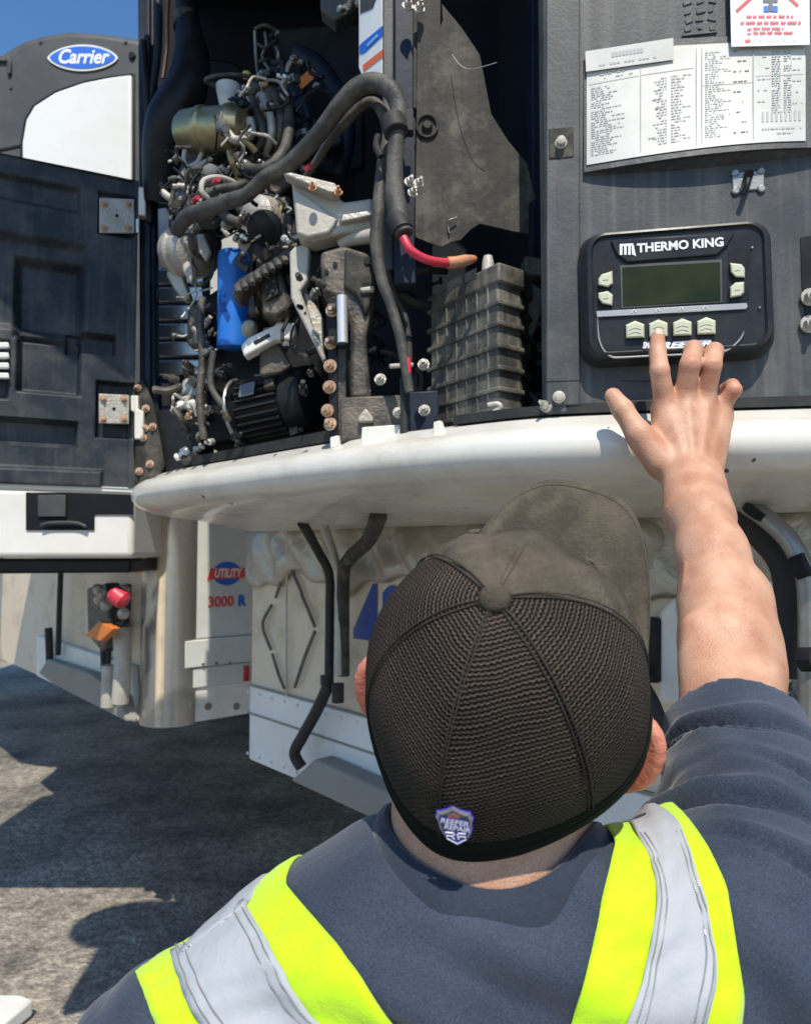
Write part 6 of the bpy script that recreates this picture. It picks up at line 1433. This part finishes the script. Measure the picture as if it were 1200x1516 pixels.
# ---------------------------------------------------------------- cap
def knit_mat():
    m = bpy.data.materials.new('knitted_mesh'); m.use_nodes = True; t = m.node_tree; b = t.nodes['Principled BSDF']; L = t.links.new
    S(b, 'Roughness', .95); S(b, 'Specular IOR Level', .12)
    uv = t.nodes.new('ShaderNodeUVMap'); uv.uv_map = 'knit'; sp = t.nodes.new('ShaderNodeSeparateXYZ')
    nz = t.nodes.new('ShaderNodeTexNoise'); nz.inputs['Scale'].default_value = 55; nz.inputs['Detail'].default_value = 2
    tc = t.nodes.new('ShaderNodeTexCoord'); L(tc.outputs['Object'], nz.inputs[0])
    vm = t.nodes.new('ShaderNodeVectorMath'); vm.operation = 'MULTIPLY_ADD'; vm.inputs[1].default_value = (.0042,) * 3; L(nz.outputs['Color'], vm.inputs[0]); L(uv.outputs[0], vm.inputs[2]); L(vm.outputs[0], sp.inputs[0])
    def M_(op, a, bb=None, c=None):
        n = t.nodes.new('ShaderNodeMath'); n.operation = op
        for i, v in enumerate((a, bb, c)):
            if v is None: continue
            if isinstance(v, (int, float)): n.inputs[i].default_value = v
            else: L(v, n.inputs[i])
        return n.outputs[0]
    row = M_('MULTIPLY', sp.outputs[1], 2 * math.pi / .0028); col = M_('MULTIPLY', sp.outputs[0], 2 * math.pi / .0031)
    sr = M_('SINE', M_('ADD', row, M_('MULTIPLY', M_('SINE', col), .7)))
    rowi = M_('FLOOR', M_('DIVIDE', row, 2 * math.pi)); cph = M_('ADD', col, M_('MULTIPLY', rowi, math.pi))
    sc = M_('SINE', cph)
    hgt = M_('ADD', M_('MULTIPLY', sr, .6), M_('MULTIPLY', sc, .34))
    n5 = t.nodes.new('ShaderNodeTexNoise'); n5.inputs['Scale'].default_value = 700; L(tc.outputs['Object'], n5.inputs[0])
    h2 = M_('ADD', hgt, M_('MULTIPLY', n5.outputs[0], .35))
    r = t.nodes.new('ShaderNodeValToRGB'); e = r.color_ramp.elements; e[0].position = .30; e[0].color = (.011, .0095, .008, 1); e[1].position = .75; e[1].color = (.120, .096, .081, 1)
    L(M_('MULTIPLY_ADD', h2, .5, .38), r.inputs[0])
    n6 = t.nodes.new('ShaderNodeTexNoise'); n6.inputs['Scale'].default_value = 14; n6.inputs['Detail'].default_value = 6; L(tc.outputs['Object'], n6.inputs[0])
    r6 = t.nodes.new('ShaderNodeValToRGB'); e = r6.color_ramp.elements; e[0].position = .35; e[0].color = (.7, .7, .7, 1); e[1].position = .75; e[1].color = (1.35, 1.3, 1.2, 1); L(n6.outputs[0], r6.inputs[0])
    mm = t.nodes.new('ShaderNodeMix'); mm.data_type = 'RGBA'; mm.blend_type = 'MULTIPLY'; mm.inputs[0].default_value = 1; L(r.outputs[0], mm.inputs[6]); L(r6.outputs[0], mm.inputs[7])
    L(mm.outputs[2], b.inputs['Base Color'])
    bp = t.nodes.new('ShaderNodeBump'); bp.inputs['Strength'].default_value = 1; bp.inputs['Distance'].default_value = .0012; L(h2, bp.inputs['Height']); L(bp.outputs[0], b.inputs['Normal'])
    return m
M['knit'] = knit_mat()
M['twill'] = mat('worn_grey_brown_twill', (.060, .049, .037), .9, spec=.2, dust=(.155, .130, .095), amt=.75, scale=20, bump=.5, bscale=380, stains=(.19, .165, .125), stam=.35, stscale=22)
M['band'] = mat('band_cloth_and_shade', (.007, .009, .007), .95, dust=(.016, .018, .015), amt=.5, scale=60, bump=.4, bscale=600, spec=.1)  # sweatband cloth; its black also stands for shade on the lower rear mesh
ca, cf, cb, chh = .0935, .106, .100, .126
def cap_pt(phi, t, add=0.0):
    """phi from the face direction towards the right ear; t 0 band .. 1 button"""
    a_ = t * math.pi / 2; r = math.cos(a_) ** .86; hgt = chh * math.sin(a_) ** 1.05
    # front panels stand a little prouder than the back
    c, s_ = math.cos(phi), math.sin(phi); L_ = cf if c > 0 else cb
    seamf = 1 - .010 * math.exp(-((abs(((phi / (math.pi / 3)) % 1) - 0) % 1) / .03) ** 2) * min(1, (1 - t) * 3)
    r *= seamf
    n_ = math.sqrt((c * ca) ** 2 + (s_ * L_) ** 2); rr_ = ca * L_ / n_
    p = hd(rr_ * s_ * r * (1 - (.31 * abs(c) ** 1.6 if c < 0 else 0)), rr_ * c * r, hgt)
    if add: p += (p - hd(0, 0, .03)).normalized() * add
    return p
def panel_mesh(name, m, ph0, ph1, parent, pan_mid, nphi=34, nt=60, t0=0.0, off=0.0, pleat=False):
    P = []
    for i in range(nphi):
        ph_ = ph0 + (ph1 - ph0) * i / (nphi - 1); row = []
        for j in range(nt):
            t = t0 + (1 - t0) * j / (nt - 1); p = cap_pt(ph_, min(t, .995), off)
            if pleat:   # worn creases in the front panels
                p += (p - hd(0, 0, .03)).normalized() * (.0022 * math.sin(ph_ * 9 + t * 3) * math.sin(min(1, t * 1.1) * math.pi) + .0014 * math.sin(ph_ * 21 + 2 * t) * (1 - t))
            row.append(p)
        P.append(row)
    mb = MB(); mb.grid(P, nphi, nt); o = obj(name, mb, m, parent, fixn=False, sharp=80)
    uvl = o.data.uv_layers.new(name='knit'); 
    # chord coordinates: across the panel, and out along its middle line
    cen = hd(0, 0, 0); dm = hR * math.sin(pan_mid) + hF * math.cos(pan_mid); ds = hR * math.cos(pan_mid) - hF * math.sin(pan_mid)
    for poly in o.data.polygons:
        for li in poly.loop_indices:
            vi = o.data.loops[li].vertex_index; i, j = divmod(vi, nt); p = P[i][j] - cen; t = t0 + (1 - t0) * j / (nt - 1)
            along = (1 - t) * .175; dph = (ph0 + (ph1 - ph0) * i / (nphi - 1)) - pan_mid
            uvl.data[li].uv = (p.dot(ds), along * (.55 + .45 * math.cos(dph * 1.1)) )
    md = o.modifiers.new('s', 'SOLIDIFY'); md.thickness = .0018; md.offset = 1
    return o
T60 = math.pi / 3
M['knit_seam'] = mat('seam_thread', (.050, .042, .036), .9, spec=.1)
capo = panel_mesh('cap', M['twill'], -T60 * 1.04, T60 * 1.04, man, 0, nphi=60, pleat=True)
for k in (1, 2, 3, 4):
    ph0 = T60 * k if k < 5 else 0
    a_, b_ = (T60 * 1.0 + (k - 1) * T60, T60 * 1.0 + k * T60)
    panel_mesh('mesh_panel', M['knit'], a_, b_, capo, (a_ + b_) / 2, off=.0)
# seams radiating from the button
for k in range(6):
    ph_ = T60 * k + (0 if k else 0)
    if k == 0: ph_ = 0.0
    mb = MB(); 
    for dp in (-.012, .012):
        mb.tube([cap_pt(ph_ + dp / max(.15, math.cos(t * math.pi / 2)), t, .0010) for t in [i / 24 * .97 for i in range(25)]],   .0005 if k else .0003, 5, smooth=0)
    obj('seam', mb, M['twill'] if k in (0,) else M['knit_seam'] if 'knit_seam' in M else M['twill'], capo)
mb = MB(); c = hd(0, 0, chh + .0005); mb.lathe(c - hU * .003, c + hU * .0055, [(0, .0082), (.4, .0090), (.75, .0076), (.93, .0042), (1, .001)], 28); obj('button', mb, M['twill'], capo, sharp=70)
# sweatband: the smooth dark band, deeper at the back
P = []
NB = 120
for i in range(NB):
    ph_ = 2 * math.pi * i / NB; c, s_ = math.cos(ph_), math.sin(ph_); L_ = cf if c > 0 else cb; n_ = math.sqrt((c * ca) ** 2 + (s_ * L_) ** 2); rr_ = ca * L_ / n_
    back = max(0, -c); row = []
    for o_, u_ in ((.0006, .004), (.0024, .003), (.0026, -.006), (.0018, -.010 - .002 * back), (-.001, -.013 - .002 * back), (-.004, -.014 - .002 * back), (-.006, -.010)):
        row.append(hd((rr_ + o_) * s_ * (1 - .31 * back ** 1.6), (rr_ + o_) * c, u_))
    P.append(row)
mb = MB(); mb.grid(P, NB, len(P[0]), closeu=True); bd = obj('sweatband', mb, M['band'], capo, fixn=False)
# shade on the lower mesh, put in as a dark strip along the rear edge
P = []
NB = 90
for i in range(NB):
    ph_ = T60 * 1.0 + (4 * T60) * i / (NB - 1); row = []
    k_ = abs(((ph_ - math.pi) / (2 * T60)));
    top = .04 + .09 * max(0, 1 - k_ * 1.6) 
    for j in range(8): row.append(cap_pt(ph_, top * j / 7, .0016 if j < 7 else .0004))
    P.append(row)
mb = MB(); mb.grid(P, NB, 8); obj('rear_shade_band', mb, M['band'], capo, fixn=False)
# brim
def brim_pt(s, v, up_=0.0):
    ph_ = s * math.radians(68); b0 = cap_pt(ph_, 0.0) - hU * .002
    lat = .090 * math.copysign(abs(s) ** .9, s); fw = cf * math.cos(ph_ * .55) * .35 + .0
    tipf = cf + .082 * (max(0, 1 - abs(s) ** 2.6)) ** .60 - .050 * abs(s) ** 3
    tip = hd(lat * .90, tipf, 0)
    dvec = tip - b0
    p = b0 + dvec * v
    p += hU * (math.tan(math.radians(13)) * dvec.length * v - .030 * s * s * v * 1.0 + .004 * math.sin(v * math.pi))
    return p + hU * up_
NSb = 50; NVb = 16; P = []
for i in range(NSb):
    s_ = -1 + 2 * i / (NSb - 1); up_r = [brim_pt(s_, j / (NVb - 1), .0014) for j in range(NVb)]; dn_r = [brim_pt(s_, j / (NVb - 1), -.0018) for j in range(NVb)][::-1]; P.append(up_r + dn_r)
mb = MB(); mb.grid(P, NSb, NVb * 2); obj('brim', mb, M['twill'], capo, fixn=False, sharp=60)
mb = MB()
for off_ in (.93,):
    mb.tube([brim_pt(-1 + 2 * i / 30, off_, .0018) for i in range(31)], .0004, 4, smooth=0)
obj('brim_stitching', mb, mat('brim_thread', (.10, .088, .068), .8), capo)
# eyelets
for ph_, t_ in ((-.56, .56), (.56, .56), (-.70 * 1.2, .30)):
    p = cap_pt(ph_, t_, .002); n_ = (p - hd(0, 0, .02)).normalized(); o_ = n_.orthogonal().normalized(); b_ = n_.cross(o_)
    mb = MB(); mb.tube([p + (o_ * math.cos(a_) + b_ * math.sin(a_)) * .0032 for a_ in [i * math.pi / 6 for i in range(13)]], .0009, 6, smooth=0); obj('eyelet', mb, M['twill'], capo)
# shield badge at the back
best = None
dirv = ray(675, 1217).normalized()
dg = bpy.context.evaluated_depsgraph_get()
cand = []
for o in [bd] + [c for c in COL.objects if c.name.startswith(('rear_shade_band', 'mesh_panel'))]:
    me = o.data; bv = BVHTree.FromPolygons([v.co for v in me.vertices], [list(p.vertices) for p in me.polygons]); h_ = bv.ray_cast(CAM, dirv)
    if h_[0]: cand.append((h_[3], h_[0], h_[1]))
cand.sort(key=lambda c: c[0]); bp_, bn = cand[0][1], cand[0][2]
if bn.dot(dirv) > 0: bn = -bn
bn = (bn * .75 - dirv * .25).normalized()
bY = (Vector((-.03, 0, 1)) - bn * Vector((-.03, 0, 1)).dot(bn)).normalized(); bX = bY.cross(bn)
if bX.x < 0: bX = -bX
def bpt(u, v, off): return bp_ + bX * u * .001 + bY * v * .001 + bn * (off + .0022)
SHD = [(0, 13.5), (3.5, 11), (7, 9.6), (9.0, 9.4), (9.4, 7.2), (10.2, 6.0), (9.2, 2.5), (8.8, -2.5), (6.8, -7.2), (3.2, -10.8), (0, -13.2), (-3.2, -10.8), (-6.8, -7.2), (-8.8, -2.5), (-9.2, 2.5), (-10.2, 6.0), (-9.4, 7.2), (-9.0, 9.4), (-7, 9.6), (-3.5, 11)]
mb = MB()
for sc, off, m_ in ((1.06, 0, 0), (1.0, .0004, 1), (.90, .0008, 2), (.84, .0010, 3)): mb.prism([bpt(u * sc, v * sc, off) for u, v in SHD], bn * .0006, m_)
mb.prism([bpt(u, v, .0017) for u, v in ((0, 10.2), (3.4, 7.8), (3.4, 6.2), (-3.4, 6.2), (-3.4, 7.8))], bn * .0002, 2)
kx = .001
def btext(txt, size, u, v, m_, bold, sx, shear=.25, off=.0022, rot=-.13):
    X_ = (bX * math.cos(rot) + bY * math.sin(rot)); Y_ = bY
    put_text(mb, txt, size, bpt(u, v, off), X_, Y_, bn, 0, m_, bold, shear, sx)
for (txt, size, u, v, sx) in (('REEFER', .0050, 0, 4.2, .98), ('REPAIR', .0050, 1.0, .0, .92)):
    btext(txt, size, u, v, 0, .00050, sx, off=.0022); btext(txt, size, u, v, 4, .00012, sx, off=.0026)
btext('24/7', .0030, 0, 8.0, 5, .0001, 1.0, off=.0022, rot=0)
def ln(pts, off, w_, m_):
    mb.tube([bpt(u, v, off) for u, v in pts], w_, 5, m=m_, smooth=0)
for w_, m_, off in ((.00085, 0, .0017), (.00052, 4, .0022)):
    ln([(-5.6, -3.6), (-1.4, -3.6), (-.8, -4.8), (-1.8, -5.8), (-5.2, -5.8), (-5.2, -7.8), (0, -11.2), (5.2, -7.8), (5.2, -5.8), (1.8, -5.8)], off, w_, m_)
    ln([(-2.6, -5.8), (-1.2, -8.0)], off, w_, m_); ln([(5.6, -3.6), (1.6, -3.6), (.8, -4.8), (1.2, -8.0)], off, w_, m_)
obj('shield_badge', mb, [mat('badge_blue', (.07, .05, .55), .4), M['silver'], mat('badge_grey', (.25, .26, .28), .4, .3), mat('badge_dark_grey', (.10, .10, .12), .4, .3), M['letter'], M['redink']], capo, fixn=False, flat=True)

for o in COL.objects:
    if o.parent is None and o.type == 'EMPTY' and o.get('category') == 'trailer': o['group'] = 'refrigerated trailers parked side by side'
    if o.parent is None and o.type == 'EMPTY' and o.get('category') == 'refrigeration unit': o['group'] = 'refrigeration units on the noses of the trailers'
